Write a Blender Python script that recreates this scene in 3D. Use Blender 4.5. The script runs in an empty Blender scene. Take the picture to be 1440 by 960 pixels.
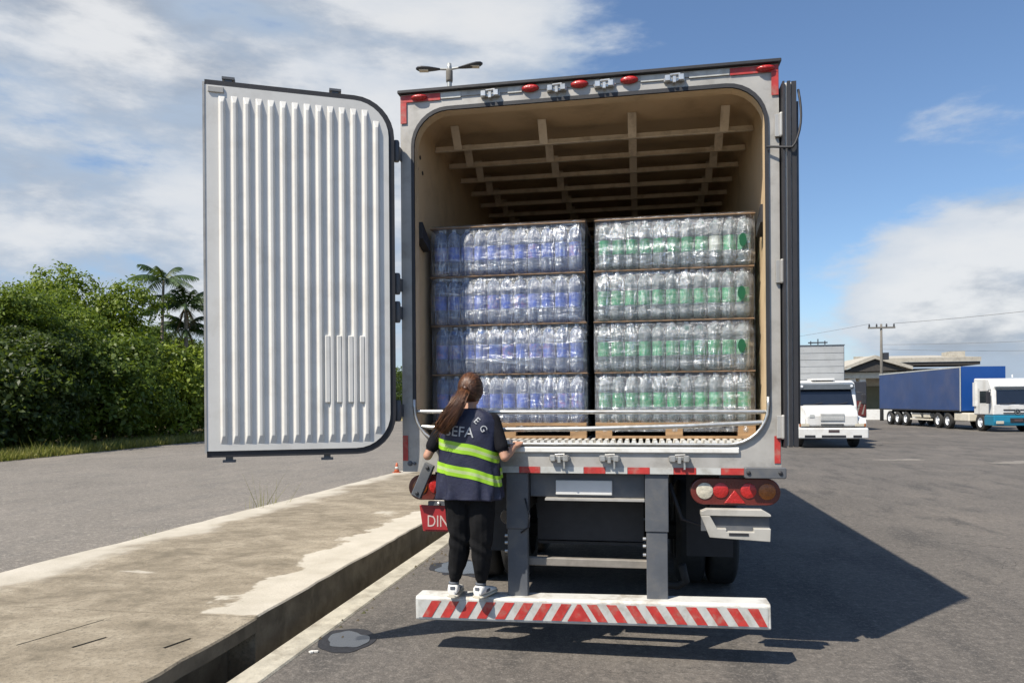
import bpy, bmesh, math, random
import numpy as np
from mathutils import Vector, Matrix

rnd = random.Random(7)
sc = bpy.context.scene
col = sc.collection
R = math.radians

# ------------------------------------------------------------------ camera, sky, sun, exposure
cam_d = bpy.data.cameras.new('camera')
cam = bpy.data.objects.new('camera', cam_d)
col.objects.link(cam)
cam.matrix_world = (Matrix.Translation((0, 0, 1.77)) @ Matrix.Rotation(R(10.05), 4, 'Z')
                    @ Matrix.Rotation(R(90), 4, 'X') @ Matrix.Rotation(R(-0.40), 4, 'Z'))
cam_d.sensor_width = 36
cam_d.lens = 1016 / 1440 * 36
cam_d.shift_y = 86.3 / 1440
cam_d.clip_start = 0.05
cam_d.clip_end = 3000
sc.camera = cam

SX, SY = 0.49, 0.56                                   # shadow run per metre of height
to_sun = Vector((-SX, -SY, 1)).normalized()
sun_el = math.asin(to_sun.z)
sun_az = math.atan2(to_sun.x, to_sun.y)
sd = bpy.data.lights.new('sun', 'SUN')
sd.energy = 5.0
sd.angle = R(0.6)
sd.color = (1.0, 0.925, 0.80)
so = bpy.data.objects.new('sun', sd)
col.objects.link(so)
so.rotation_euler = to_sun.to_track_quat('Z', 'Y').to_euler()
so.location = (-30, -30, 60)

sc.view_settings.view_transform = 'Standard'
sc.view_settings.look = 'None'
sc.view_settings.gamma = 1
sc.view_settings.exposure = 0.46
sc.view_settings.use_curve_mapping = False
sc.cycles.use_denoising = True
sc.cycles.max_bounces = 8
sc.cycles.transparent_max_bounces = 16
sc.cycles.caustics_reflective = False
sc.cycles.caustics_refractive = False
sc.cycles.sample_clamp_indirect = 6


class NT:
    """small helper for node trees"""
    def __init__(self, nt):
        self.nt = nt
        self.n = nt.nodes
        self.l = nt.links

    def new(self, t, **kw):
        n = self.n.new(t)
        for k, v in kw.items():
            setattr(n, k, v)
        return n

    def set(self, n, i, v):
        if isinstance(v, bpy.types.NodeSocket):
            self.l.new(v, n.inputs[i])
        elif v is not None:
            n.inputs[i].default_value = v

    def math(self, op, a, b=None, c=None, clamp=False):
        n = self.new('ShaderNodeMath', operation=op, use_clamp=clamp)
        self.set(n, 0, a)
        if b is not None: self.set(n, 1, b)
        if c is not None: self.set(n, 2, c)
        return n.outputs[0]

    def vmath(self, op, a, b=None):
        n = self.new('ShaderNodeVectorMath', operation=op)
        self.set(n, 0, a)
        if b is not None: self.set(n, 1, b)
        return n.outputs['Value'] if op in ('DOT_PRODUCT', 'LENGTH') else n.outputs['Vector']

    def noise(self, vec, scale, detail=4, rough=0.55, dist=0.0):
        n = self.new('ShaderNodeTexNoise')
        self.set(n, 'Vector', vec)
        n.inputs['Scale'].default_value = scale
        n.inputs['Detail'].default_value = detail
        n.inputs['Roughness'].default_value = rough
        n.inputs['Distortion'].default_value = dist
        return n.outputs['Fac']

    def ramp(self, fac, stops):
        n = self.new('ShaderNodeValToRGB')
        self.set(n, 'Fac', fac)
        e = n.color_ramp.elements
        while len(e) < len(stops): e.new(0.5)
        for s, (p, c) in zip(e, stops):
            s.position = p
            s.color = c if len(c) == 4 else (*c, 1)
        return n.outputs['Color']

    def smooth(self, x, a, b):
        n = self.new('ShaderNodeMapRange', interpolation_type='SMOOTHSTEP')
        self.set(n, 0, x)
        n.inputs[1].default_value = a
        n.inputs[2].default_value = b
        return n.outputs[0]

    def mix(self, fac, a, b, blend='MIX'):
        n = self.new('ShaderNodeMix', data_type='RGBA', blend_type=blend)
        self.set(n, 0, fac)
        for i, v in ((6, a), (7, b)):
            if isinstance(v, (tuple, list)):
                n.inputs[i].default_value = v if len(v) == 4 else (*v, 1)
            else:
                self.set(n, i, v)
        return n.outputs[2]

    def scalev(self, vec, s):
        n = self.new('ShaderNodeMapping')
        self.set(n, 'Vector', vec)
        n.inputs['Scale'].default_value = s
        return n.outputs[0]

    def bump(self, h, strength=0.3, dist=0.01):
        n = self.new('ShaderNodeBump')
        self.set(n, 'Height', h)
        n.inputs['Strength'].default_value = strength
        n.inputs['Distance'].default_value = dist
        return n.outputs[0]


w = bpy.data.worlds.new('World')
sc.world = w
w.use_nodes = True
T = NT(w.node_tree)
T.n.clear()
sky = T.new('ShaderNodeTexSky', sky_type='NISHITA')
sky.sun_disc = False
sky.sun_elevation = sun_el
sky.sun_rotation = sun_az % (2 * math.pi)
sky.air_density = 1.0
sky.dust_density = 0.6
sky.ozone_density = 1.6
tc = T.new('ShaderNodeTexCoord')
d = T.vmath('NORMALIZE', tc.outputs['Generated'])
sep = T.new('ShaderNodeSeparateXYZ')
T.l.new(d, sep.inputs[0])
dz = T.math('MAXIMUM', sep.outputs[2], 0.0)
den = T.math('ADD', dz, 0.9)
cmb = T.new('ShaderNodeCombineXYZ')
T.l.new(T.math('DIVIDE', sep.outputs[0], den), cmb.inputs[0])
T.l.new(T.math('DIVIDE', sep.outputs[1], den), cmb.inputs[1])
T.l.new(T.math('MULTIPLY', dz, 2.2), cmb.inputs[2])
p = cmb.outputs[0]


def cl_noise(vec):
    a = T.noise(vec, 3.2, 9, 0.56, 0.1)
    b = T.noise(T.vmath('ADD', vec, (7.3, 2.1, 4.4)), 7.5, 7, 0.6, 0.1)
    return T.math('ADD', T.math('MULTIPLY', a, 0.68), T.math('MULTIPLY', b, 0.32))


def lobe(az, el, inner, outer):
    c = Vector((math.sin(R(az)) * math.cos(R(el)), math.cos(R(az)) * math.cos(R(el)), math.sin(R(el))))
    return T.smooth(T.vmath('DOT_PRODUCT', d, tuple(c)), math.cos(R(outer)), math.cos(R(inner)))


CO = (21.3, 4.4, 0.8)
n1 = cl_noise(T.vmath('ADD', p, CO))
n2 = cl_noise(T.vmath('ADD', p, (CO[0] - 0.07, CO[1] - 0.07, CO[2] + 0.11)))
bias = T.math('MULTIPLY', lobe(-46, 20, 12, 54), 0.24)
bias = T.math('ADD', bias, T.math('MULTIPLY', lobe(-22, 27, 2, 24), 0.06))
bias = T.math('ADD', bias, T.math('MULTIPLY', lobe(26, 4, 3, 13), 0.20))
bias = T.math('ADD', bias, T.math('MULTIPLY', lobe(18, 12, 3, 13), 0.105))
bias = T.math('SUBTRACT', bias, T.math('MULTIPLY', lobe(10, 32, 6, 30), 0.07))
dens = T.math('ADD', n1, bias)
mask = T.smooth(dens, 0.56, 0.69)
lit = T.smooth(T.math('SUBTRACT', n1, n2), -0.10, 0.075)
thick = T.smooth(dens, 0.62, 0.86)
c_lit = T.mix(thick, (7.0, 7.6, 8.4), (9.0, 9.1, 9.2))
c_dk = T.mix(thick, (5.0, 6.1, 7.6), (3.9, 4.4, 5.2))
ccol = T.mix(lit, c_dk, c_lit)
skyc = T.mix(1.0, sky.outputs[0], (1.34, 1.50, 1.66), 'MULTIPLY')
hz = T.smooth(sep.outputs[2], 0.16, -0.02)
skyc = T.mix(T.math('MULTIPLY', hz, 0.6), skyc, (5.2, 6.3, 8.0))
out = T.mix(T.math('MULTIPLY', mask, 0.93), skyc, ccol)
bg = T.new('ShaderNodeBackground')
bg.inputs['Strength'].default_value = 0.066
T.l.new(out, bg.inputs['Color'])
wo = T.new('ShaderNodeOutputWorld')
T.l.new(bg.outputs[0], wo.inputs['Surface'])

# ------------------------------------------------------------------ materials
M = {}


def mat(name, color, rough=0.6, metal=0.0, var=0.12, scale=6.0, bump=0.0, bscale=40.0, spec=0.5,
        dirt=None, dirt_amt=0.0, dirt_scale=3.0, coat=0.0, stretch=None, emit=None):
    m = bpy.data.materials.new(name)
    m.use_nodes = True
    t = NT(m.node_tree)
    b = t.n['Principled BSDF']
    tcn = t.new('ShaderNodeTexCoord')
    v = tcn.outputs['Object']
    if stretch:
        v = t.scalev(v, stretch)
    c = color
    f = t.noise(v, scale, 5, 0.6)
    lo = tuple(max(0, x * (1 - var)) for x in color[:3])
    hi = tuple(min(1, x * (1 + var)) for x in color[:3])
    cc = t.ramp(f, [(0.3, lo), (0.7, hi)])
    if dirt:
        fd = t.noise(v, dirt_scale, 7, 0.65, 0.3)
        fd = t.math('MULTIPLY', t.smooth(fd, 0.45, 0.72), dirt_amt)
        cc = t.mix(fd, cc, dirt)
    t.l.new(cc, b.inputs['Base Color'])
    fr = t.noise(v, scale * 2.3, 3)
    t.l.new(t.math('ADD', t.math('MULTIPLY', fr, 0.2), rough - 0.1, clamp=True), b.inputs['Roughness'])
    b.inputs['Metallic'].default_value = metal
    b.inputs['Specular IOR Level'].default_value = spec
    if coat:
        b.inputs['Coat Weight'].default_value = coat
        b.inputs['Coat Roughness'].default_value = 0.08
    if bump:
        t.l.new(t.bump(t.noise(v, bscale, 4, 0.6), bump, 0.01), b.inputs['Normal'])
    if emit:
        b.inputs['Emission Color'].default_value = (*emit[:3], 1)
        b.inputs['Emission Strength'].default_value = emit[3]
    M[name] = m
    return m


def mat_asphalt(name, base, patch, agg=0.5, dark=(0.03, 0.03, 0.032)):
    m = bpy.data.materials.new(name)
    m.use_nodes = True
    t = NT(m.node_tree)
    b = t.n['Principled BSDF']
    g = t.new('ShaderNodeTexCoord').outputs['Object']
    crk = t.noise(g, 0.55, 8, 0.62, 1.2)
    crk = t.math('ABSOLUTE', t.math('SUBTRACT', crk, 0.5))
    crk = t.math('MULTIPLY', t.smooth(crk, 0.0035, 0.0008), t.smooth(t.noise(g, 0.35, 3), 0.50, 0.58))
    big = t.noise(g, 0.28, 6, 0.62, 0.4)
    mid = t.noise(t.scalev(g, (1.6, 0.5, 1)), 1.3, 6, 0.6, 0.3)
    fine = t.noise(g, 48, 4, 0.8)
    vor = t.new('ShaderNodeTexVoronoi')
    t.l.new(g, vor.inputs['Vector'])
    vor.inputs['Scale'].default_value = 70
    c = t.ramp(big, [(0.3, tuple(x * 0.8 for x in base)), (0.5, base), (0.72, patch)])
    c = t.mix(t.math('MULTIPLY', t.smooth(mid, 0.46, 0.70), 0.75), c, dark)
    sp = t.smooth(fine, 0.52, 0.70)
    c = t.mix(t.math('MULTIPLY', sp, agg), c, tuple(min(1, x * 2.3) for x in base))
    s3 = t.noise(g, 15, 2, 0.9)
    c = t.mix(t.math('MULTIPLY', t.smooth(s3, 0.52, 0.68), agg * 0.55), c, tuple(min(1, x * 1.9) for x in base))
    c = t.mix(t.math('MULTIPLY', t.smooth(s3, 0.48, 0.32), agg * 0.6), c, dark)
    sp2 = t.smooth(t.noise(g, 9, 5, 0.7), 0.60, 0.78)
    c = t.mix(t.math('MULTIPLY', sp2, 0.55), c, dark)
    peb = t.smooth(vor.outputs['Distance'], 0.22, 0.05)
    pick = t.smooth(t.noise(g, 23, 2), 0.52, 0.62)
    c = t.mix(t.math('MULTIPLY', t.math('MULTIPLY', peb, pick), 0.6), c, (0.32, 0.30, 0.27))
    c = t.mix(t.math('MULTIPLY', crk, 0.7), c, (0.02, 0.019, 0.018))
    t.l.new(c, b.inputs['Base Color'])
    b.inputs['Roughness'].default_value = 0.88
    b.inputs['Specular IOR Level'].default_value = 0.3
    h = t.math('ADD', fine, t.math('MULTIPLY', vor.outputs['Distance'], 0.8))
    t.l.new(t.bump(h, 0.45, 0.008), b.inputs['Normal'])
    M[name] = m


mat_asphalt('yard_asphalt', (0.110, 0.099, 0.088), (0.155, 0.136, 0.117), 0.8, (0.052, 0.049, 0.046))
mat_asphalt('road_asphalt', (0.165, 0.149, 0.130), (0.205, 0.182, 0.158), 1.0, (0.12, 0.112, 0.102))


def mat_concrete():
    m = bpy.data.materials.new('pavement_concrete')
    m.use_nodes = True
    t = NT(m.node_tree)
    b = t.n['Principled BSDF']
    g = t.new('ShaderNodeTexCoord').outputs['Object']
    s = t.new('ShaderNodeSeparateXYZ')
    t.l.new(g, s.inputs[0])
    wob = t.math('MULTIPLY', t.math('SUBTRACT', t.noise(g, 0.9, 5, 0.6), 0.5), 1.5)
    xw = t.math('ADD', s.outputs[0], wob)
    near = t.smooth(xw, -3.32, -3.26)                       # clean newer screed along the kerb
    far = t.smooth(xw, -5.25, -5.65)
    ystop = t.smooth(t.math('ADD', s.outputs[1], t.math('MULTIPLY', wob, 0.3)), 4.95, 5.0)
    near = t.math('MULTIPLY', near, ystop)
    patchn = t.smooth(t.noise(t.scalev(g, (0.5, 1.3, 1)), 0.75, 5, 0.55, 0.6), 0.66, 0.70)
    pale = t.math('MAXIMUM', t.math('MAXIMUM', near, far), t.math('MULTIPLY', patchn, 0.8))
    st = t.noise(t.scalev(g, (0.9, 1.15, 1)), 2.6, 9, 0.72, 0.4)
    worn = t.ramp(st, [(0.30, (0.13, 0.11, 0.08)), (0.48, (0.225, 0.19, 0.14)), (0.68, (0.34, 0.295, 0.225))])
    grit = t.noise(g, 34, 4, 0.7)
    worn = t.mix(t.math('MULTIPLY', t.smooth(grit, 0.48, 0.68), 0.6), worn, (0.12, 0.105, 0.08))
    clean = t.ramp(t.noise(g, 3.1, 6, 0.6), [(0.3, (0.42, 0.385, 0.32)), (0.7, (0.53, 0.49, 0.42))])
    c = t.mix(t.math('MULTIPLY', pale, 0.85), worn, clean)
    sp = t.smooth(t.noise(g, 12, 5, 0.72), 0.62, 0.76)
    c = t.mix(t.math('MULTIPLY', sp, 0.35), c, (0.11, 0.10, 0.08))
    t.l.new(c, b.inputs['Base Color'])
    b.inputs['Roughness'].default_value = 0.9
    b.inputs['Specular IOR Level'].default_value = 0.25
    hh = t.math('ADD', t.math('MULTIPLY', st, 1.4), grit)
    t.l.new(t.bump(hh, 0.5, 0.012), b.inputs['Normal'])
    M['pavement_concrete'] = m


mat_concrete()
mat('kerb_concrete', (0.40, 0.37, 0.30), 0.9, var=0.22, scale=5, bump=0.5, bscale=30, dirt=(0.17, 0.145, 0.11), dirt_amt=0.7)
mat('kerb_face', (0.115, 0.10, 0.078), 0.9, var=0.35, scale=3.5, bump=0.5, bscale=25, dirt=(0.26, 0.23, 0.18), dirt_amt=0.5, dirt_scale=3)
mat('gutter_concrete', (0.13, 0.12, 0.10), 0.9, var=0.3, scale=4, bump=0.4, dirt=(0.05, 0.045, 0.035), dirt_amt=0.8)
mat('soil', (0.085, 0.065, 0.04), 0.95, var=0.3, scale=2, bump=0.6, bscale=8, dirt=(0.06, 0.075, 0.025), dirt_amt=0.8)
mat('dry_grass_ground', (0.30, 0.23, 0.10), 0.95, var=0.3, scale=1.5, bump=0.6, bscale=14, dirt=(0.07, 0.10, 0.025), dirt_amt=0.8, dirt_scale=0.8)
mat('white_paint', (0.66, 0.645, 0.61), 0.42, var=0.04, scale=3, bump=0.06, bscale=12, dirt=(0.44, 0.41, 0.36), dirt_amt=0.35, dirt_scale=5.0)
mat('body_metal', (0.42, 0.41, 0.39), 0.42, metal=0.35, var=0.08, scale=5, bump=0.08, bscale=20, dirt=(0.25, 0.235, 0.21), dirt_amt=0.55, dirt_scale=4)
mat('frame_metal', (0.40, 0.385, 0.36), 0.5, metal=0.15, var=0.10, scale=6, bump=0.08, bscale=25, dirt=(0.2, 0.185, 0.16), dirt_amt=0.6, dirt_scale=5)
mat('steel', (0.62, 0.61, 0.58), 0.34, metal=0.8, var=0.1, scale=15, dirt=(0.28, 0.24, 0.18), dirt_amt=0.5, dirt_scale=9)
mat('rubber', (0.022, 0.022, 0.026), 0.6, var=0.2, scale=8, bump=0.1)
mat('tyre_rubber', (0.02, 0.02, 0.02), 0.8, var=0.25, scale=10, bump=0.3, bscale=30, dirt=(0.08, 0.07, 0.055), dirt_amt=0.4)
mat('cream_lining', (0.64, 0.48, 0.30), 0.62, var=0.10, scale=1.5, bump=0.06, bscale=9, dirt=(0.25, 0.17, 0.09), dirt_amt=0.45, dirt_scale=2.2)
mat('cream_steel', (0.76, 0.66, 0.52), 0.5, var=0.12, scale=4, dirt=(0.22, 0.15, 0.08), dirt_amt=0.5, dirt_scale=6)
mat('floor_alloy', (0.76, 0.75, 0.71), 0.45, metal=0.1, var=0.08, scale=10, dirt=(0.38, 0.33, 0.25), dirt_amt=0.35, dirt_scale=8)
mat('slate_steel', (0.085, 0.092, 0.105), 0.5, var=0.15, scale=5, bump=0.1, dirt=(0.16, 0.15, 0.135), dirt_amt=0.5, dirt_scale=5)
mat('chassis_black', (0.014, 0.014, 0.015), 0.75, var=0.3, scale=5, bump=0.15, dirt=(0.035, 0.03, 0.025), dirt_amt=0.4)
mat('worn_bar', (0.22, 0.20, 0.175), 0.6, var=0.2, scale=8, dirt=(0.1, 0.085, 0.065), dirt_amt=0.6)
mat('bumper_white', (0.56, 0.555, 0.525), 0.5, var=0.08, scale=8, bump=0.1, dirt=(0.26, 0.22, 0.17), dirt_amt=0.75, dirt_scale=7)
mat('tape_red', (0.42, 0.035, 0.03), 0.45, var=0.2, scale=18, dirt=(0.33, 0.20, 0.16), dirt_amt=0.65, dirt_scale=14)
mat('tape_white', (0.48, 0.485, 0.465), 0.45, var=0.1, scale=18, dirt=(0.28, 0.25, 0.21), dirt_amt=0.6, dirt_scale=10)
mat('lens_red', (0.40, 0.018, 0.016), 0.28, var=0.25, scale=30, bump=0.4, bscale=90, coat=0.25)
mat('lens_amber', (0.30, 0.085, 0.010), 0.28, var=0.25, scale=30, bump=0.4, bscale=90, coat=0.25)
mat('lens_clear', (0.50, 0.46, 0.37), 0.28, var=0.2, scale=30, bump=0.4, bscale=90, coat=0.25)
mat('lamp_housing', (0.11, 0.018, 0.014), 0.3, var=0.2, scale=12, coat=0.3)
mat('plate_red', (0.30, 0.018, 0.022), 0.45, var=0.12, scale=12, dirt=(0.14, 0.04, 0.035), dirt_amt=0.4)
mat('plate_letter', (0.50, 0.40, 0.37), 0.5, var=0.05)
mat('blank_plate', (0.62, 0.62, 0.61), 0.5, var=0.05, dirt=(0.4, 0.38, 0.35), dirt_amt=0.4)
mat('pale_plastic', (0.40, 0.385, 0.35), 0.55, var=0.12, scale=8, dirt=(0.2, 0.18, 0.15), dirt_amt=0.5)
mat('wood', (0.30, 0.185, 0.095), 0.75, var=0.3, scale=3, bump=0.3, bscale=20, stretch=(1.5, 12, 12))
mat('cardboard', (0.25, 0.16, 0.095), 0.8, var=0.2, scale=10)
mat('cap_white', (0.7, 0.72, 0.75), 0.4)
mat('cap_green', (0.008, 0.09, 0.035), 0.4)
mat('label_blue', (0.035, 0.095, 0.46), 0.35, var=0.5, scale=14, dirt=(0.40, 0.46, 0.62), dirt_amt=0.4, dirt_scale=26)
mat('label_rose', (0.07, 0.13, 0.46), 0.35, var=0.5, scale=16, dirt=(0.52, 0.22, 0.30), dirt_amt=0.7, dirt_scale=30)
mat('label_green', (0.012, 0.26, 0.09), 0.35, var=0.5, scale=14, dirt=(0.40, 0.48, 0.36), dirt_amt=0.6, dirt_scale=22)
mat('label_pale', (0.55, 0.58, 0.50), 0.4, var=0.3, scale=20)
mat('skin', (0.42, 0.225, 0.15), 0.5, var=0.08, scale=20)
mat('shirt', (0.009, 0.009, 0.012), 0.95, spec=0.15, var=0.2, scale=20, bump=0.2, bscale=60)
mat('trousers', (0.009, 0.009, 0.010), 0.9, spec=0.2, var=0.2, scale=14, bump=0.3, bscale=25)
mat('vest_navy', (0.014, 0.016, 0.040), 0.55, var=0.2, scale=12, bump=0.25, bscale=45)
mat('stripe_lime', (0.27, 0.50, 0.022), 0.45, var=0.08, scale=20)
mat('stripe_silver', (0.38, 0.48, 0.20), 0.35, var=0.1, scale=30)
mat('letter_grey', (0.45, 0.46, 0.48), 0.5, var=0.1, scale=40)
mat('hair', (0.066, 0.026, 0.013), 0.42, var=0.5, scale=30, stretch=(1, 1, 0.25))
mat('hair_light', (0.15, 0.064, 0.028), 0.42, var=0.5, scale=30, stretch=(1, 1, 0.25))
mat('shoe_white', (0.72, 0.70, 0.66), 0.55, var=0.06, scale=20)
mat('shoe_trim', (0.10, 0.11, 0.13), 0.6)
mat('shoe_sole', (0.55, 0.50, 0.40), 0.7)
mat('bark', (0.13, 0.105, 0.075), 0.9, var=0.35, scale=6, bump=0.5, bscale=12)
mat('palm_bark', (0.24, 0.20, 0.15), 0.9, var=0.3, scale=8, bump=0.4, bscale=14)
mat('dead_frond', (0.20, 0.13, 0.06), 0.9, var=0.3)
mat('truck_white', (0.66, 0.655, 0.635), 0.35, var=0.05, scale=2, dirt=(0.40, 0.36, 0.30), dirt_amt=0.45, dirt_scale=1.8, coat=0.3)
mat('dark_glass', (0.012, 0.016, 0.026), 0.08, var=0.1, spec=0.7)
mat('visor_grey', (0.13, 0.15, 0.17), 0.3, var=0.1)
mat('grille_grey', (0.42, 0.43, 0.42), 0.5, var=0.12)
mat('grey_box', (0.36, 0.37, 0.375), 0.5, var=0.07, scale=2, dirt=(0.25, 0.25, 0.24), dirt_amt=0.4)
mat('curtain_blue', (0.026, 0.055, 0.155), 0.5, var=0.1, scale=0.6, bump=0.15, bscale=2.5, dirt=(0.075, 0.085, 0.15), dirt_amt=0.55, dirt_scale=0.35)
mat('bright_blue', (0.008, 0.060, 0.25), 0.42, var=0.06, scale=1)
mat('teal_paint', (0.010, 0.165, 0.27), 0.35, var=0.06, scale=2, coat=0.3)
mat('chrome', (0.75, 0.75, 0.74), 0.22, metal=1.0, var=0.05)
mat('number_plate', (0.07, 0.05, 0.05), 0.5)
mat('roof_sheet', (0.42, 0.39, 0.33), 0.7, var=0.12, scale=0.8, dirt=(0.2, 0.17, 0.13), dirt_amt=0.5)
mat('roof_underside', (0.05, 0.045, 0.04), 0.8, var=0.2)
mat('wall_plaster', (0.60, 0.56, 0.47), 0.85, var=0.08, scale=1.2, dirt=(0.35, 0.31, 0.24), dirt_amt=0.4)
mat('wall_olive', (0.20, 0.19, 0.12), 0.85, var=0.15, scale=1.2)
mat('wall_white', (0.74, 0.73, 0.69), 0.8, var=0.05, scale=1.2, dirt=(0.4, 0.36, 0.3), dirt_amt=0.3)
mat('pole_concrete', (0.15, 0.14, 0.125), 0.85, var=0.15, scale=3)
mat('wire', (0.13, 0.13, 0.13), 0.6)
mat('cone_orange', (0.42, 0.10, 0.04), 0.5)
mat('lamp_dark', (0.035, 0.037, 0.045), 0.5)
mat('galvanised', (0.36, 0.37, 0.36), 0.45, metal=0.5, var=0.12, scale=5)
mat('damp_asphalt', (0.022, 0.022, 0.025), 0.62, spec=0.3, var=0.25, scale=14, bump=0.35, bscale=60)
mat('puddle_water', (0.055, 0.060, 0.068), 0.22, var=0.1, spec=0.45)
mat('litter', (0.6, 0.58, 0.54), 0.7, var=0.2)
mat('faded_paint', (0.19, 0.17, 0.145), 0.85, var=0.3, scale=9)


def mat_leaf(name, lo, hi, tr=0.35):
    m = bpy.data.materials.new(name)
    m.use_nodes = True
    t = NT(m.node_tree)
    b = t.n['Principled BSDF']
    g = t.new('ShaderNodeTexCoord').outputs['Object']
    oi = t.new('ShaderNodeObjectInfo').outputs['Random']
    f = t.math('ADD', t.noise(g, 1.1, 3), t.math('MULTIPLY', t.math('SUBTRACT', t.noise(g, 9, 2), 0.5), 0.8))
    f = t.math('ADD', f, t.math('MULTIPLY', t.math('SUBTRACT', oi, 0.5), 0.25))
    c = t.ramp(f, [(0.25, lo), (0.75, hi)])
    t.l.new(c, b.inputs['Base Color'])
    b.inputs['Roughness'].default_value = 0.5
    b.inputs['Specular IOR Level'].default_value = 0.35
    tl = t.new('ShaderNodeBsdfTranslucent')
    t.l.new(t.mix(0.5, c, (0.24, 0.33, 0.03)), tl.inputs['Color'])
    mx = t.new('ShaderNodeMixShader')
    mx.inputs[0].default_value = tr
    t.l.new(b.outputs[0], mx.inputs[1])
    t.l.new(tl.outputs[0], mx.inputs[2])
    t.l.new(mx.outputs[0], t.n['Material Output'].inputs['Surface'])
    M[name] = m


mat_leaf('leaf_mid', (0.048, 0.085, 0.012), (0.165, 0.225, 0.030))
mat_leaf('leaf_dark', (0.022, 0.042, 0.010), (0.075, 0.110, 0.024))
mat_leaf('leaf_bright', (0.085, 0.135, 0.012), (0.25, 0.31, 0.034))
mat_leaf('leaf_palm', (0.022, 0.048, 0.016), (0.060, 0.105, 0.032), 0.2)
mat_leaf('grass_blade', (0.10, 0.125, 0.022), (0.29, 0.26, 0.07), 0.3)


def mat_pet(name, base, tint):
    m = bpy.data.materials.new(name)
    m.use_nodes = True
    t = NT(m.node_tree)
    b = t.n['Principled BSDF']
    g = t.new('ShaderNodeTexCoord').outputs['Object']
    b.inputs['Base Color'].default_value = (*base, 1)
    b.inputs['Roughness'].default_value = 0.10
    b.inputs['Specular IOR Level'].default_value = 0.7
    t.l.new(t.bump(t.noise(t.scalev(g, (14, 14, 45)), 1.0, 3), 0.5, 0.006), b.inputs['Normal'])
    tr = t.new('ShaderNodeBsdfTransparent')
    tr.inputs[0].default_value = (*tint, 1)
    lw = t.new('ShaderNodeLayerWeight')
    lw.inputs['Blend'].default_value = 0.35
    fac = t.math('ADD', t.math('MULTIPLY', lw.outputs['Facing'], 0.50), 0.26, clamp=True)
    mx = t.new('ShaderNodeMixShader')
    t.l.new(fac, mx.inputs[0])
    t.l.new(tr.outputs[0], mx.inputs[1])
    t.l.new(b.outputs[0], mx.inputs[2])
    t.l.new(mx.outputs[0], t.n['Material Output'].inputs['Surface'])
    M[name] = m


def mat_film():
    m = bpy.data.materials.new('stretch_film')
    m.use_nodes = True
    t = NT(m.node_tree)
    b = t.n['Principled BSDF']
    g = t.new('ShaderNodeTexCoord').outputs['Object']
    b.inputs['Base Color'].default_value = (0.62, 0.65, 0.70, 1)
    b.inputs['Roughness'].default_value = 0.6
    n = t.math('ADD', t.math('MULTIPLY', t.noise(t.scalev(g, (8, 8, 24)), 1.0, 5, 0.6, 1.8), 0.9), t.noise(t.scalev(g, (34, 34, 7)), 1.0, 5, 0.6, 1.2))
    bn = t.bump(n, 0.55, 0.025)
    t.l.new(bn, b.inputs['Normal'])
    tr = t.new('ShaderNodeBsdfTransparent')
    tr.inputs[0].default_value = (0.93, 0.95, 0.97, 1)
    gl = t.new('ShaderNodeBsdfGlossy')
    gl.inputs['Roughness'].default_value = 0.20
    gl.inputs['Color'].default_value = (0.9, 0.93, 0.97, 1)
    t.l.new(bn, gl.inputs['Normal'])
    wr = t.smooth(t.noise(t.scalev(g, (30, 30, 3.5)), 1.0, 6, 0.65, 1.6), 0.46, 0.72)
    wr2 = t.smooth(t.noise(t.scalev(g, (3.0, 3.0, 20)), 1.0, 6, 0.65, 1.4), 0.50, 0.74)
    loose = t.smooth(t.noise(g, 2.3, 4, 0.6, 0.8), 0.44, 0.62)
    streak = t.math('MAXIMUM', wr, wr2)
    f1 = t.math('ADD', t.math('MULTIPLY', streak, 0.28), 0.13)
    f2 = t.math('ADD', t.math('MULTIPLY', t.math('MULTIPLY', streak, t.math('ADD', t.math('MULTIPLY', loose, 0.9), 0.12)), 0.55), 0.05)
    m1 = t.new('ShaderNodeMixShader')
    t.l.new(f1, m1.inputs[0]); t.l.new(tr.outputs[0], m1.inputs[1]); t.l.new(b.outputs[0], m1.inputs[2])
    m2 = t.new('ShaderNodeMixShader')
    t.l.new(f2, m2.inputs[0]); t.l.new(m1.outputs[0], m2.inputs[1]); t.l.new(gl.outputs[0], m2.inputs[2])
    t.l.new(m2.outputs[0], t.n['Material Output'].inputs['Surface'])
    M['stretch_film'] = m


mat_pet('clear_bottle', (0.25, 0.33, 0.52), (0.52, 0.66, 0.95))
mat_pet('clear_bottle_green', (0.27, 0.34, 0.35), (0.58, 0.80, 0.74))
mat_film()


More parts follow.
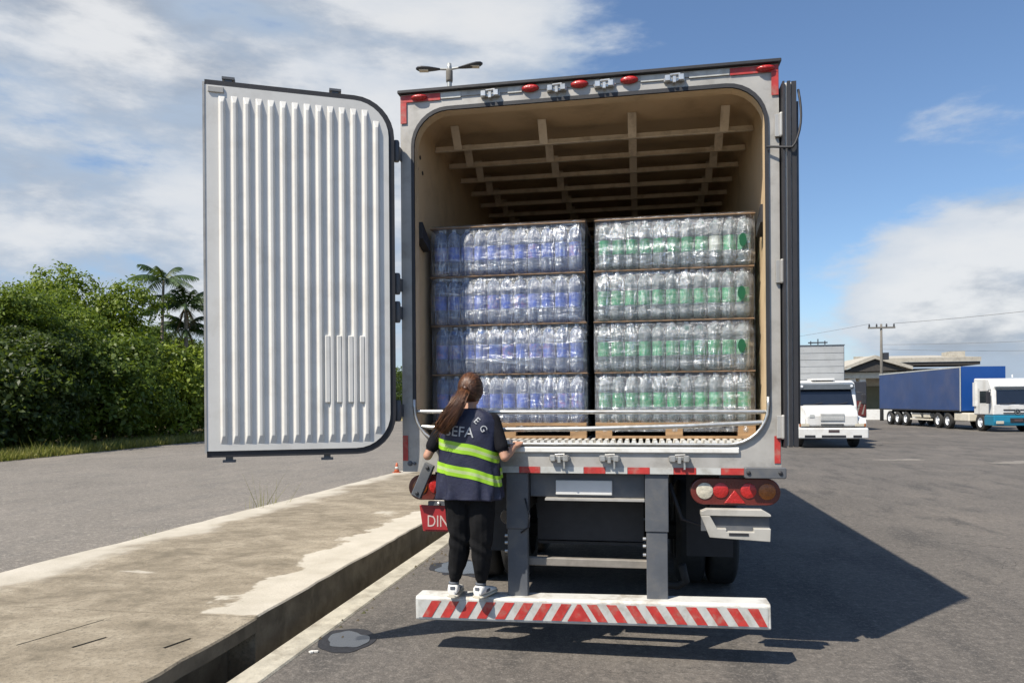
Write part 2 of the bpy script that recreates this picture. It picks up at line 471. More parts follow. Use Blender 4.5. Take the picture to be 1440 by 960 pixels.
# ------------------------------------------------------------------ mesh helpers
class MB:
    def __init__(self):
        self.v, self.f, self.m = [], [], []

    def add(self, vs, fs, mi=0):
        o = len(self.v)
        self.v += [tuple(x) for x in vs]
        self.f += [tuple(i + o for i in q) for q in fs]
        self.m += [mi] * len(fs)
        return self

    def box(self, x0, x1, y0, y1, z0, z1, mi=0):
        v = [(x, y, z) for z in (z0, z1) for y in (y0, y1) for x in (x0, x1)]
        return self.add(v, [(0, 2, 3, 1), (4, 5, 7, 6), (0, 1, 5, 4), (2, 6, 7, 3), (0, 4, 6, 2), (1, 3, 7, 5)], mi)

    def obox(self, c, s, rot=None, mi=0):
        rot = rot or Matrix.Identity(3)
        v = [Vector(c) + rot @ Vector((x * s[0] / 2, y * s[1] / 2, z * s[2] / 2)) for z in (-1, 1) for y in (-1, 1) for x in (-1, 1)]
        return self.add(v, [(0, 2, 3, 1), (4, 5, 7, 6), (0, 1, 5, 4), (2, 6, 7, 3), (0, 4, 6, 2), (1, 3, 7, 5)], mi)

    def tube(self, pts, rad, n=8, caps=True, mi=0, squash=None):
        pts = [Vector(q) for q in pts]
        if not isinstance(rad, (list, tuple)): rad = [rad] * len(pts)
        vs, fs = [], []
        up = Vector((0, 0, 1))
        t0 = (pts[1] - pts[0]).normalized()
        if abs(t0.dot(up)) > 0.9: up = Vector((0, 1, 0))
        for i, q in enumerate(pts):
            t = (pts[min(i + 1, len(pts) - 1)] - pts[max(i - 1, 0)]).normalized()
            a = t.cross(up).normalized()
            b = a.cross(t).normalized()
            up = b
            for k in range(n):
                an = 2 * math.pi * k / n
                sq = squash or 1
                vs.append(q + a * math.cos(an) * rad[i] + b * math.sin(an) * rad[i] * sq)
        for i in range(len(pts) - 1):
            for k in range(n):
                k2 = (k + 1) % n
                fs.append((i * n + k, i * n + k2, (i + 1) * n + k2, (i + 1) * n + k))
        if caps:
            fs.append(tuple(range(n))[::-1])
            fs.append(tuple((len(pts) - 1) * n + k for k in range(n)))
        return self.add(vs, fs, mi)

    def lathe(self, prof, c=(0, 0, 0), n=12, axis='Z', mi=0, cap0=True, cap1=True):
        vs, fs = [], []
        for r_, z in prof:
            for k in range(n):
                an = 2 * math.pi * k / n
                x, y = math.cos(an) * r_, math.sin(an) * r_
                q = {'Z': (x, y, z), 'Y': (x, z, y), 'X': (z, x, y)}[axis]
                vs.append((q[0] + c[0], q[1] + c[1], q[2] + c[2]))
        for i in range(len(prof) - 1):
            for k in range(n):
                k2 = (k + 1) % n
                fs.append((i * n + k, i * n + k2, (i + 1) * n + k2, (i + 1) * n + k))
        if cap0: fs.append(tuple(range(n))[::-1])
        if cap1: fs.append(tuple((len(prof) - 1) * n + k for k in range(n)))
        return self.add(vs, fs, mi)

    def prism(self, poly, a0, a1, plane='XZ', mi=0):
        """poly in the plane, extruded along the third axis from a0 to a1"""
        def P(q, a):
            return {'XZ': (q[0], a, q[1]), 'XY': (q[0], q[1], a), 'YZ': (a, q[0], q[1])}[plane]
        n = len(poly)
        vs = [P(q, a0) for q in poly] + [P(q, a1) for q in poly]
        fs = [tuple(range(n)), tuple(range(2 * n - 1, n - 1, -1))]
        fs += [(i, i + n, (i + 1) % n + n, (i + 1) % n) for i in range(n)]
        return self.add(vs, fs, mi)

    def ring(self, outer, inner, a0, a1, plane='XZ', mi=0):
        """flat ring between two loops of equal length, extruded"""
        def P(q, a):
            return {'XZ': (q[0], a, q[1]), 'XY': (q[0], q[1], a), 'YZ': (a, q[0], q[1])}[plane]
        n = len(outer)
        vs = [P(q, a0) for q in outer] + [P(q, a0) for q in inner] + [P(q, a1) for q in outer] + [P(q, a1) for q in inner]
        fs = []
        for i in range(n):
            j = (i + 1) % n
            fs += [(i, j, n + j, n + i), (2 * n + i, 3 * n + i, 3 * n + j, 2 * n + j),
                   (i, 2 * n + i, 2 * n + j, j), (n + i, n + j, 3 * n + j, 3 * n + i)]
        return self.add(vs, fs, mi)

    def build(self, name, mats, parent=None, smooth=False, bevel=0, segs=1, autos=None):
        me = bpy.data.meshes.new(name)
        me.from_pydata(self.v, [], self.f)
        bm = bmesh.new()
        bm.from_mesh(me)
        bmesh.ops.remove_doubles(bm, verts=bm.verts, dist=1e-5)
        bmesh.ops.dissolve_degenerate(bm, edges=bm.edges, dist=1e-6)
        bmesh.ops.recalc_face_normals(bm, faces=bm.faces)
        if len(set(self.m)) <= 1:
            pass
        bm.to_mesh(me)
        bm.free()
        mats = mats if isinstance(mats, (list, tuple)) else [mats]
        for q in mats: me.materials.append(M[q])
        if len(mats) > 1 and len(me.polygons) == len(self.m):
            me.polygons.foreach_set('material_index', self.m)
        o = bpy.data.objects.new(name, me)
        col.objects.link(o)
        hang(o, parent)
        if smooth:
            me.polygons.foreach_set('use_smooth', [True] * len(me.polygons))
            if autos:
                me.set_sharp_from_angle(angle=R(autos))
        if bevel:
            md = o.modifiers.new('bevel', 'BEVEL')
            md.width = bevel
            md.segments = segs
            md.limit_method = 'ANGLE'
            md.angle_limit = R(40)
        return o


def hang(o, parent):
    if parent is None: return
    o.parent = parent
    if '_world' in parent.keys():
        o.matrix_parent_inverse = Matrix.Translation(-Vector(parent.location))


def thing(name, label, cat, loc=(0, 0, 0), group=None, world=False, rz=0.0):
    """Empty at a thing's base; with world=True its parts are modelled in world coordinates"""
    o = bpy.data.objects.new(name, None)
    o.empty_display_size = 0.2
    col.objects.link(o)
    o.location = loc
    o.rotation_euler = (0, 0, rz)
    if world: o['_world'] = 1
    return tag(o, label, cat, group)


def tag(o, label, cat, group=None, kind=None):
    o['label'] = label
    if cat: o['category'] = cat
    if group: o['group'] = group
    if kind: o['kind'] = kind
    return o


def struct(o, kind='structure'):
    o['kind'] = kind
    return o


def copy_tree(o, parent=None):
    c = o.copy()
    col.objects.link(c)
    if parent: c.parent = parent
    for ch in o.children: copy_tree(ch, c)
    return c


def rrect(x0, x1, z0, z1, r, n=6, corners=(1, 1, 1, 1)):
    """rounded rectangle, counter-clockwise from lower right; corners: br, tr, tl, bl"""
    pts = []
    for (cx, cz, a0, on) in ((x1, z0, -90, corners[0]), (x1, z1, 0, corners[1]), (x0, z1, 90, corners[2]), (x0, z0, 180, corners[3])):
        rr = r if on else 1e-4
        sx = -1 if cx == x1 else 1
        sz = 1 if cz == z0 else -1
        for k in range(n + 1):
            a = R(a0 + 90 * k / n)
            pts.append((cx + sx * rr + math.cos(a) * rr, cz + sz * rr + math.sin(a) * rr))
    return pts


def rect_as(n, x0, x1, z0, z1):
    """a rectangle with the loop length of rrect (each corner repeated)"""
    out_ = []
    for q in ((x1, z0), (x1, z1), (x0, z1), (x0, z0)):
        out_ += [q] * (n + 1)
    return out_


def text_mesh(body, size, extrude=0.001):
    cu = bpy.data.curves.new('lettering', 'FONT')
    cu.body = body
    cu.size = size
    cu.extrude = extrude
    cu.align_x = 'CENTER'
    cu.resolution_u = 3
    o = bpy.data.objects.new('lettering_tmp', cu)
    col.objects.link(o)
    dg = bpy.context.evaluated_depsgraph_get()
    me = bpy.data.meshes.new_from_object(o.evaluated_get(dg))
    bpy.data.objects.remove(o)
    return me


def mesh_obj(name, me, mname, parent=None):
    o = bpy.data.objects.new(name, me)
    me.materials.clear()
    me.materials.append(M[mname])
    col.objects.link(o)
    hang(o, parent)
    return o


# ------------------------------------------------------------------ the setting
def sheet(name, poly, z, mname, kind='structure', cuts=0):
    me = bpy.data.meshes.new(name)
    bm = bmesh.new()
    vs = [bm.verts.new((x, y, z)) for x, y in poly]
    bm.faces.new(vs)
    bm.to_mesh(me)
    bm.free()
    o = mesh_obj(name, me, mname)
    return struct(o, kind)


def walk_far(y): return -6.25 + 0.042 * y


sheet('ground', [(-1500, -1500), (1500, -1500), (1500, 1500), (-1500, 1500)], -0.45, 'soil')
sheet('yard', [(-2.39, -40), (160, -40), (160, 95), (-2.39, 95)], 0.0, 'yard_asphalt')
sheet('road', [(-17.2, -40), (-7.5, -40), (-2.6, 95), (-25.6, 95)] if False else
      [(-16.0, -40), (walk_far(-40) + 0.3, -40), (walk_far(95) + 0.3, 95), (-26.3, 95)], -0.02, 'road_asphalt')
sheet('verge_ground', [(-120, -40), (-15.9, -40), (-26.2, 95), (-120, 95)], -0.005, 'dry_grass_ground')

# concrete strip beside the drain
b = MB()
b.box(-2.60, -2.385, -6, 70, -0.33, 0.014)
struct(b.build('gutter_strip', 'kerb_concrete', bevel=0.012))
b = MB()
b.box(-3.05, -2.602, -6, 70, -0.36, -0.28)
struct(b.build('gutter', 'gutter_concrete'))

# raised pavement: near overhanging slabs with slots, then a solid kerb
def pavement(y0, y1, x_face, z0, name, parent=None, slots=()):
    m_ = MB()
    n = max(2, int((y1 - y0) / 0.22))
    ys = [y0 + (y1 - y0) * i / n for i in range(n + 1)]
    rj = random.Random(int(y0 * 10) + 3)
    vs, fs = [], []
    for y in ys:
        e = x_face + (rj.random() - 0.5) * 0.022
        fx = walk_far(y) + (rj.random() - 0.5) * 0.05
        vs += [(e, y, z0), (e, y, 0.188), (e - 0.012, y, 0.20), (fx, y, 0.20 - 0.01), (fx - 0.02, y, 0.17), (fx - 0.02, y, z0)]
    for i in range(n):
        for k in range(6):
            k2 = (k + 1) % 6
            fs.append((i * 6 + k, i * 6 + k2, (i + 1) * 6 + k2, (i + 1) * 6 + k))
    fs += [tuple(range(6))[::-1], tuple(n * 6 + k for k in range(6))]
    m_.add(vs, fs)
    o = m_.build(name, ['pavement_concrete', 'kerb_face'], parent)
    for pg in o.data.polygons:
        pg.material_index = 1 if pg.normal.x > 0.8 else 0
    if slots:
        c_ = MB()
        for (x, y, rz, l, wd) in slots:
            c_.obox((x, y, 0.2), (l, wd, 0.10), Matrix.Rotation(rz, 3, 'Z'))
        cut = c_.build('slot_cutter', 'gutter_concrete')
        md = o.modifiers.new('cut', 'BOOLEAN')
        md.object = cut
        md.solver = 'EXACT'
        dg = bpy.context.evaluated_depsgraph_get()
        me = bpy.data.meshes.new_from_object(o.evaluated_get(dg))
        o.modifiers.clear()
        o.data = me
        bpy.data.objects.remove(cut)
    return o


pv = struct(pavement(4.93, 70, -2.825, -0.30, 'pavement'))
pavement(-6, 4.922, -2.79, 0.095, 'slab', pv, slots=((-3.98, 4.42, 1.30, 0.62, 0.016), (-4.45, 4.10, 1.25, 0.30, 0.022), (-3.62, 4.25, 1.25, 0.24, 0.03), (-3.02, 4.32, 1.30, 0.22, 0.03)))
b = MB()
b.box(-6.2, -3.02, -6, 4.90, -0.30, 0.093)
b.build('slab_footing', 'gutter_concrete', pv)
b = MB()
for y, x0, x1 in ((7.6, -6.0, -2.85), (13.0, -5.8, -2.85)):
    pass


def blob(cx, cy, rx, ry, z, n=40, seed=1, jag=0.10):
    rr = random.Random(seed)
    ph = [rr.random() * 6.28 for _ in range(4)]
    pts = []
    for k in range(n):
        a = 2 * math.pi * k / n
        j = 1 + jag * (0.5 * math.sin(2 * a + ph[0]) + 0.3 * math.sin(3 * a + ph[1]) + 0.25 * math.sin(5 * a + ph[2]) + 0.15 * math.sin(9 * a + ph[3]))
        pts.append((cx + rx * j * math.cos(a), cy + ry * j * math.sin(a)))
    return pts


def puddle(cx, cy, rx, ry, label, seed, rot=0.0, jag=0.10, inner=(0.72, 0.66)):
    t = thing('puddle', label, 'puddle', (cx, cy, 0.0))
    t.rotation_euler.z = rot
    MB().prism(blob(0, 0, rx, ry, 0, seed=seed, jag=jag), -0.002, 0.004, 'XY').build('damp_ring', 'damp_asphalt', t)
    MB().prism(blob(0.01, 0.0, rx * inner[0], ry * inner[1], 0, seed=seed + 5, jag=0.16 + jag * 0.5), 0.001, 0.0075, 'XY').build('water', 'puddle_water', t)


puddle(-2.18, 5.12, 0.205, 0.29, 'small oval puddle with dark damp rim beside the pavement gutter', 4, 0.35)
puddle(-1.90, 7.55, 0.30, 0.42, 'shallow bluish puddle on the asphalt behind the person\'s legs', 11, 0.2, 0.5, (0.8, 0.8))

# worn paint and litter far out on the yard
o = MB().prism(blob(7.70, 23.2, 0.45, 0.34, 0, seed=21, jag=0.9), 0.0, 0.004, 'XY').build('paint_mark', 'faded_paint')
tag(o, 'worn pale paint mark on the asphalt in front of the white truck', 'paint mark')
o = MB().prism(blob(10.7, 22.6, 0.9, 0.34, 0, seed=22, jag=1.1), 0.0, 0.004, 'XY').build('paint_mark', 'faded_paint')
tag(o, 'long faded pale streak on the asphalt near the right edge of the photo', 'paint mark')
for i, (x, y, s, lb) in enumerate(((-2.31, 4.83, 0.018, 'white scrap of litter on the asphalt below the small puddle'),)):
    z = 0.0 if i == 0 else 0.2
    o = MB().prism(blob(x, y, s * 1.6, s, 0, seed=31 + i, jag=0.7, n=14), z + 0.002, z + 0.012, 'XY').build('litter_scrap', 'litter')
    tag(o, lb, 'litter')


dm = MB()
rq = random.Random(41)
for k in range(46):
    y_ = 5.2 + 11 * rq.random() ** 1.4
    x_ = walk_far(y_) - 0.06 - rq.random() * 0.10
    sz = rq.uniform(0.03, 0.16)
    n0 = len(dm.v)
    ring_p = blob(x_, y_, sz * 0.55, sz * 1.6, 0, n=10, seed=k, jag=0.6)
    dm.add([(px, py, -0.021) for px, py in ring_p] + [(x_, y_, -0.02 + sz * 0.22)], [(i, (i + 1) % 10, 10) for i in range(10)])
for k in range(150):
    y_ = 4.9 + 10 * rq.random()
    x_ = -2.40 + abs(rq.gauss(0, 0.12)) if k % 2 else walk_far(y_) - abs(rq.gauss(0, 0.25))
    zz = 0.015 if -2.6 < x_ < -2.39 else (0.0 if x_ > -2.39 else -0.02)
    if -2.83 < x_ < -2.6: continue
    sz = rq.uniform(0.006, 0.02)
    dm.add([(x_ - sz, y_ - sz, zz), (x_ + sz, y_ - sz * 0.6, zz), (x_ + sz * 0.4, y_ + sz, zz), (x_, y_, zz + sz * 1.1)], [(0, 1, 3), (1, 2, 3), (2, 0, 3)])
dm = dm.build('kerb_grit', 'soil')
tag(dm, 'loose dirt and grit collected along the pavement edges', 'grit', kind='stuff')

# ------------------------------------------------------------------ the delivery truck
XL, XR, ZB, ZT, YR, YF = -1.69, 0.915, 1.28, 4.01, 5.0, 13.2
truck = thing('delivery_truck', 'large white box truck seen from behind with its rear doors open', 'truck', (-0.39, 8.5, 0), world=True)

# box shell: walls, roof, front wall, each its own part
MB().box(XL + 0.01, XL + 0.07, YR + 0.06, YF, ZB + 0.02, ZT - 0.062).build('side_wall', ['cream_lining'], truck)
MB().box(XR - 0.06, XR - 0.01, YR + 0.06, YF, ZB + 0.02, ZT - 0.062).build('side_wall', ['cream_lining'], truck)
MB().box(XL + 0.005, XR - 0.005, YR + 0.06, YF, ZT - 0.06, ZT - 0.005).build('roof', ['cream_lining'], truck)
MB().box(XL + 0.01, XR - 0.01, YF - 0.06, YF + 0.003, ZB + 0.02, ZT - 0.063).build('front_wall', 'cream_lining', truck)
MB().box(XL, XL + 0.008, YR + 0.062, YF + 0.004, ZB, ZT - 0.01).build('side_panel', 'white_paint', truck)
MB().box(XR - 0.008, XR, YR + 0.062, YF + 0.004, ZB, ZT - 0.01).build('side_panel', 'white_paint', truck)
# inner corner coving of the roof
for s, x in ((1, XL + 0.07), (-1, XR - 0.06)):
    m_ = MB()
    pts = [(x, ZT - 0.062)] + [(x + s * (0.10 - 0.10 * math.sin(R(a))), ZT - 0.062 - 0.10 + 0.10 * math.cos(R(a))) for a in range(0, 91, 15)]
    m_.prism(pts, YR + 0.07, YF - 0.07, 'XZ')
    m_.build('roof_coving', 'cream_lining', truck, smooth=True, autos=50)

# rear frame with rounded opening
NI = 8
OX0, OX1, OZ0, OZ1, OR = -1.608, 0.846, 1.475, 3.885, 0.27
inner = rrect(OX0, OX1, OZ0, OZ1, OR, NI)
rf = MB().ring(rect_as(NI, XL, XR, ZB, ZT - 0.02), inner, YR, YR + 0.06).build('rear_frame', 'frame_metal', truck)
gk = MB().ring(inner, rrect(OX0 + 0.022, OX1 - 0.022, OZ0 + 0.004, OZ1 - 0.026, OR - 0.02, NI), YR - 0.014, YR + 0.004).build('gasket', 'rubber', truck)
# pale return just inside the opening
MB().ring(rrect(OX0 + 0.003, OX1 - 0.003, OZ0 - 0.012, OZ1 - 0.003, OR - 0.02, NI),
          rrect(OX0 + 0.020, OX1 - 0.020, OZ0 - 0.008, OZ1 - 0.024, OR - 0.02, NI), YR + 0.0045, YR + 0.10).build('opening_lining', 'cream_lining', truck)
MB().box(XL - 0.012, XR + 0.012, YR - 0.035, YR + 0.12, ZT - 0.018, ZT + 0.006).build('rain_trim', 'rubber', truck, bevel=0.004)
# white top rail behind tapes
MB().box(XL + 0.003, XR - 0.003, YR - 0.006, YR - 0.0005, ZT - 0.060, ZT - 0.02).build('top_rail', 'frame_metal', rf)


def tape(x0, x1, z0, z1, mname, parent=rf, y=YR - 0.003, name='reflective_tape'):
    MB().box(x0, x1, y - 0.003, y, z0, z1).build(name, mname, parent)


# red corner tapes, L shaped, and white tape pieces along the top
yt = YR - 0.0065
tape(XL + 0.004, XL + 0.30, ZT - 0.075, ZT - 0.026, 'tape_red', y=yt)
tape(XL + 0.004, XL + 0.048, ZT - 0.225, ZT - 0.0765, 'tape_red', y=yt)
tape(XR - 0.31, XR - 0.004, ZT - 0.072, ZT - 0.026, 'tape_red', y=yt)
tape(XR - 0.048, XR - 0.004, ZT - 0.225, ZT - 0.0735, 'tape_red', y=yt)
for x0, x1 in ((XL + 0.305, XL + 0.45), (-0.90, -0.80), (-0.30, -0.15), (0.02, 0.18), (0.34, XR - 0.315)):
    tape(x0, x1, ZT - 0.068, ZT - 0.026, 'tape_white', y=yt)
# lower alternating tape
xs = [(-0.763, 'r'), (-0.312, 'r'), (-0.013, 'r'), (0.294, 'r'), (0.604, 'r')]
for x, _ in xs: tape(x - 0.074, x + 0.074, 1.281, 1.325, 'tape_red')
prev = -1.20
for x, _ in xs:
    if x - 0.076 - prev > 0.03: tape(prev, x - 0.076, 1.281, 1.325, 'tape_white')
    prev = x + 0.076
for x in (XL + 0.004, XR - 0.044):
    tape(x, x + 0.038, 1.36, 1.54, 'tape_red')


def oval_lamp(x, z, rx=0.062, rz=0.026, y=YR - 0.0065, parent=None):
    prof = []
    m_ = MB()
    n = 16
    vs, fs = [], []
    for k, (s, dy) in enumerate(((1.0, 0.0), (0.95, -0.014), (0.7, -0.026), (0.25, -0.031))):
        for i in range(n):
            a = 2 * math.pi * i / n
            vs.append((x + rx * s * math.cos(a), y + dy, z + rz * s * math.sin(a)))
    for k in range(3):
        for i in range(n):
            j = (i + 1) % n
            fs.append((k * n + i, k * n + j, (k + 1) * n + j, (k + 1) * n + i))
    fs.append(tuple(3 * n + i for i in range(n)))
    m_.add(vs, fs)
    return m_.build('marker_lamp', 'lens_red', parent or truck, smooth=True)


for x in (-0.739, -0.396, -0.057): oval_lamp(x, 3.962)
for x in (XL + 0.145, XR - 0.085): oval_lamp(x, 3.962, 0.06, 0.02, YR - 0.0098)


def keeper(x, z, up=1, parent=None, y=YR):
    m_ = MB()
    m_.box(x - 0.07, x + 0.07, y - 0.016, y, z - 0.014, z + 0.014)
    for s in (-0.045, 0.045):
        m_.box(x + s - 0.018, x + s + 0.018, y - 0.05, y - 0.0162, z - 0.02, z + 0.02)
    m_.tube([(x - 0.03, y - 0.035, z + up * 0.022), (x + 0.04, y - 0.035, z + up * 0.026)], 0.008, 6)
    m_.box(x - 0.012, x + 0.012, y - 0.042, y - 0.018, z - 0.032, z + 0.012)
    return m_.build('lock_keeper', 'steel', parent or truck, bevel=0.003)


for x in (-1.024, -0.554, -0.226, 0.242): keeper(x, 3.94, 1)
for x in (-0.553, -0.21, 0.257):
    k = keeper(x, 1.388, 1)
    MB().box(x + 0.028, x + 0.04, YR - 0.03, YR - 0.018, 1.315, 1.366).build('lock_pin', 'steel', k)

# roof beams with hanging straps
y = 5.66
bi = 0
while y < 12.9:
    m_ = MB()
    m_.box(XL + 0.075, XR - 0.065, y - 0.012, y + 0.012, 3.800, 3.838)
    m_.box(XL + 0.075, XR - 0.065, y - 0.03, y - 0.0125, 3.795, 3.802)
    bm_ = m_.build('roof_beam', 'cream_steel', truck)
    for x in (-1.42, -0.73, -0.045, 0.635):
        xx = x
        MB().add([(xx - 0.032, y - 0.035, 3.80), (xx + 0.032, y - 0.035, 3.80), (xx + 0.032, y - 0.15, 3.945), (xx - 0.032, y - 0.15, 3.945),
                  (xx - 0.032, y - 0.031, 3.806), (xx + 0.032, y - 0.031, 3.806), (xx + 0.032, y - 0.146, 3.9495), (xx - 0.032, y - 0.146, 3.9495)],
                 [(0, 1, 2, 3), (7, 6, 5, 4), (0, 4, 5, 1), (1, 5, 6, 2), (2, 6, 7, 3), (3, 7, 4, 0)]).build('strap', 'cream_steel', bm_)
    y += 0.42
    bi += 1

# black side rubbing pads just inside the opening and bolt holes
for x0, x1, yy in ((XL + 0.072, XL + 0.13, 0.13), (XR - 0.105, XR - 0.062, 0.13)):
    MB().prism([(YR + 0.102, 2.98), (YR + 0.30, 2.92), (YR + 0.30, 2.99), (YR + 0.102, 3.10)], x0, x1, 'YZ').build('rubbing_pad', 'rubber', truck)
for yy, zz in ((5.18, 3.52), (5.30, 3.52), (5.24, 3.62)):
    MB().lathe([(0.016, 0.0), (0.016, 0.004), (0.006, 0.006)], (XL + 0.0705, yy, zz), 8, 'X').build('bolt', 'rubber', truck)

# ribbed alloy floor
m_ = MB()
x = XL + 0.075
prof = [(x, 1.44)]
pitch = 0.0485
while x + pitch < XR - 0.065:
    prof += [(x, 1.468), (x + 0.007, 1.506), (x + 0.030, 1.506), (x + 0.037, 1.468)]
    x += pitch
prof += [(XR - 0.066, 1.468), (XR - 0.066, 1.44)]
m_.prism(prof, YR + 0.006, YF - 0.07, 'XZ')
fl = m_.build('ribbed_floor', 'floor_alloy', truck)
m_ = MB()
m_.prism([(YR - 0.020, 1.425), (YR - 0.020, 1.462), (YR - 0.012, 1.466), (YR + 0.005, 1.466), (YR + 0.005, 1.425)], OX0 + 0.20, OX1 - 0.20, 'YZ')
m_.build('sill_lip', 'floor_alloy', truck, bevel=0.006, segs=2)
MB().box(XL + 0.02, XR - 0.02, YR + 0.0605, YF - 0.06, ZB + 0.001, 1.438).build('subfloor', 'chassis_black', truck)

pts = [(OX0 + 0.014, YR - 0.016, 1.80)]
for cx_, a0 in ((OX0 + OR, 180), (OX1 - OR, 270)):
    for k in range(9):
        a = R(a0 + 90 * k / 8)
        rr_ = OR - 0.014
        pts.append((cx_ + rr_ * math.cos(a), YR - 0.016, OZ0 + OR - 0.006 + rr_ * math.sin(a)))
pts.append((OX1 - 0.014, YR - 0.016, 1.80))
MB().tube(pts, 0.010, 8).build('sill_trim', 'steel', truck, smooth=True)
# two retaining rails across the opening
m_ = MB()
m_.tube([(OX0 + 0.02, YR + 0.02, 1.712), (-1.0, YR + 0.01, 1.706), (OX1 - 0.02, YR + 0.02, 1.70)], 0.015, 10)
m_.build('retaining_rail', 'steel', truck, smooth=True, autos=60)
m_ = MB()
m_.tube([(OX0 + 0.06, YR + 0.02, 1.602), (-1.1, YR + 0.0, 1.582), (-0.4, YR - 0.005, 1.588), (0.3, YR + 0.0, 1.606), (OX1 - 0.03, YR + 0.02, 1.630)], 0.017, 10)
m_.build('retaining_rail', 'steel', truck, smooth=True, autos=60)

# --- left rear door, standing open
DL, DZ0, DZ1 = 1.235, 1.425, 3.905
ang = math.atan2(4.318 - 4.86, -2.80 + 1.69)
door = MB()
outl = rrect(0.0, DL, DZ0, DZ1, 0.27, NI, corners=(0, 0, 1, 1))
inl = rrect(0.040, DL - 0.001, DZ0 + 0.042, DZ1 - 0.036, 0.235, NI, corners=(0, 0, 1, 1))
door.prism(inl, -0.03, 0.012, 'XZ')
dob = door.build('door', 'white_paint', truck)
dob.matrix_parent_inverse = Matrix.Translation(-Vector(truck.location))
dob.location = (-1.69, 4.86, 0)
dob.rotation_euler.z = ang
MB().ring(outl, inl, -0.045, 0.004).build('gasket', 'rubber', dob)
MB().prism(rrect(0.01, DL - 0.003, DZ0 + 0.01, DZ1 - 0.01, 0.26, NI, corners=(0, 0, 1, 1)), -0.075, -0.031).build('outer_skin', 'white_paint', dob)
MB().box(DL - 0.0005, DL + 0.012, -0.07, 0.016, DZ0 + 0.03, DZ1 - 0.02).build('edge_strip', 'frame_metal', dob)
NR = 14
p0, p1 = 0.092, 1.172
pit = (p1 - p0) / NR
H = 0.017
for i in range(NR):
    xa = p0 + pit * (i + 0.15)
    a0, a1, a2, a3 = xa, xa + 0.010, xa + 0.030, xa + 0.044     # a3 side faces outward (sun side)
    drop = 0.0
    if i == 0: drop = 0.07
    zt0, zb0 = DZ1 - 0.095 - drop, DZ0 + 0.085 + (0.05 if i == 0 else 0)
    zt1, zb1 = zt0 - 0.05, zb0 + 0.055
    vs = [(a0, 0.0115, zb0), (a3, 0.0115, zb0), (a1, 0.012 + H, zb1), (a2, 0.012 + H, zb1),
          (a1, 0.012 + H, zt1), (a2, 0.012 + H, zt1), (a0, 0.0115, zt0), (a3, 0.0115, zt0)]
    fs = [(0, 1, 3, 2), (2, 3, 5, 4), (4, 5, 7, 6), (0, 2, 4, 6), (1, 7, 5, 3)]
    MB().add(vs, fs).build('rib', 'white_paint', dob, bevel=0.0035, segs=2)
for i in range(1, 5):
    xa = p0 + pit * (i + 0.15) + 0.046
    MB().box(xa - 0.012, xa + 0.022, 0.011, 0.030, 1.78, 2.24).build('rib_pad', 'white_paint', dob, bevel=0.005)
for x, z, up in ((0.40, DZ1, 1), (1.09, DZ1, 1), (0.47, DZ0, -1), (1.10, DZ0, -1)):
    m_ = MB()
    m_.box(x - 0.022, x + 0.022, -0.05, -0.012, min(z, z + up * 0.02), max(z, z + up * 0.02))
    m_.box(x - 0.04, x + 0.04, -0.056, -0.006, min(z + up * 0.0202, z + up * 0.036), max(z + up * 0.0202, z + up * 0.036))
    m_.build('lock_cam', 'slate_steel', dob)
MB().box(DL - 0.12, DL - 0.02, 0.0125, 0.022, DZ1 - 0.085, DZ1 - 0.045).build('corner_plate', 'frame_metal', dob, bevel=0.004)
# hinges of the left door
for z in (1.72, 2.42, 2.62, 3.56):
    m_ = MB()
    m_.lathe([(0.018, z - 0.075), (0.024, z - 0.06), (0.024, z + 0.06), (0.018, z + 0.075)], (XL - 0.002, YR - 0.09, 0), 10)
    m_.obox((XL + 0.004, YR - 0.045, z), (0.012, 0.09, 0.09))
    m_.build('hinge', 'slate_steel', truck, smooth=True, autos=40)

# --- right rear door, folded flat against the side
rd = MB()
rd.box(XR + 0.025, XR + 0.095, YR - 0.045, YR + 1.17, 1.475, 3.845)
rdo = rd.build('door', 'white_paint', truck, bevel=0.006)
MB().box(XR + 0.012, XR + 0.0245, YR - 0.062, YR + 1.16, 1.465, 3.85).build('gasket', 'rubber', rdo)
MB().box(XR + 0.040, XR + 0.060, YR - 0.066, YR - 0.0455, 1.47, 3.847).build('gasket', 'rubber', rdo)
MB().box(XR + 0.068, XR + 0.098, YR - 0.056, YR - 0.0455, 1.47, 3.847).build('gasket', 'rubber', rdo)
MB().tube([(XR + 0.106, YR - 0.03, 1.62), (XR + 0.106, YR - 0.03, 3.72)], 0.010, 8).build('lock_rod', 'slate_steel', rdo, smooth=True)
for z in (1.60, 2.62, 3.58):
    m_ = MB()
    m_.box(XR - 0.03, XR + 0.012, YR - 0.022, YR - 0.0035, z - 0.075, z + 0.075)
    m_.lathe([(0.014, z - 0.08), (0.018, z - 0.07), (0.018, z + 0.07), (0.014, z + 0.08)], (XR + 0.012, YR - 0.026, 0), 10)
    m_.build('hinge', 'body_metal', truck, bevel=0.003)
# black cable looped from the jamb to the folded door
pts = []
for k in range(15):
    a = k / 14
    pts.append((0.83 + 0.20 * a ** 0.6 + (0.075 * math.sin(math.pi * a)) * a, YR - 0.03 - 0.05 * math.sin(math.pi * a), 3.44 - 0.03 * math.sin(a * 3.1) + (0.36 * max(0, a - 0.45) / 0.55) ** 1.0 * (0.5 + 0.5 * a)))
MB().tube(pts, 0.008, 6).build('cable', 'rubber', truck, smooth=True)

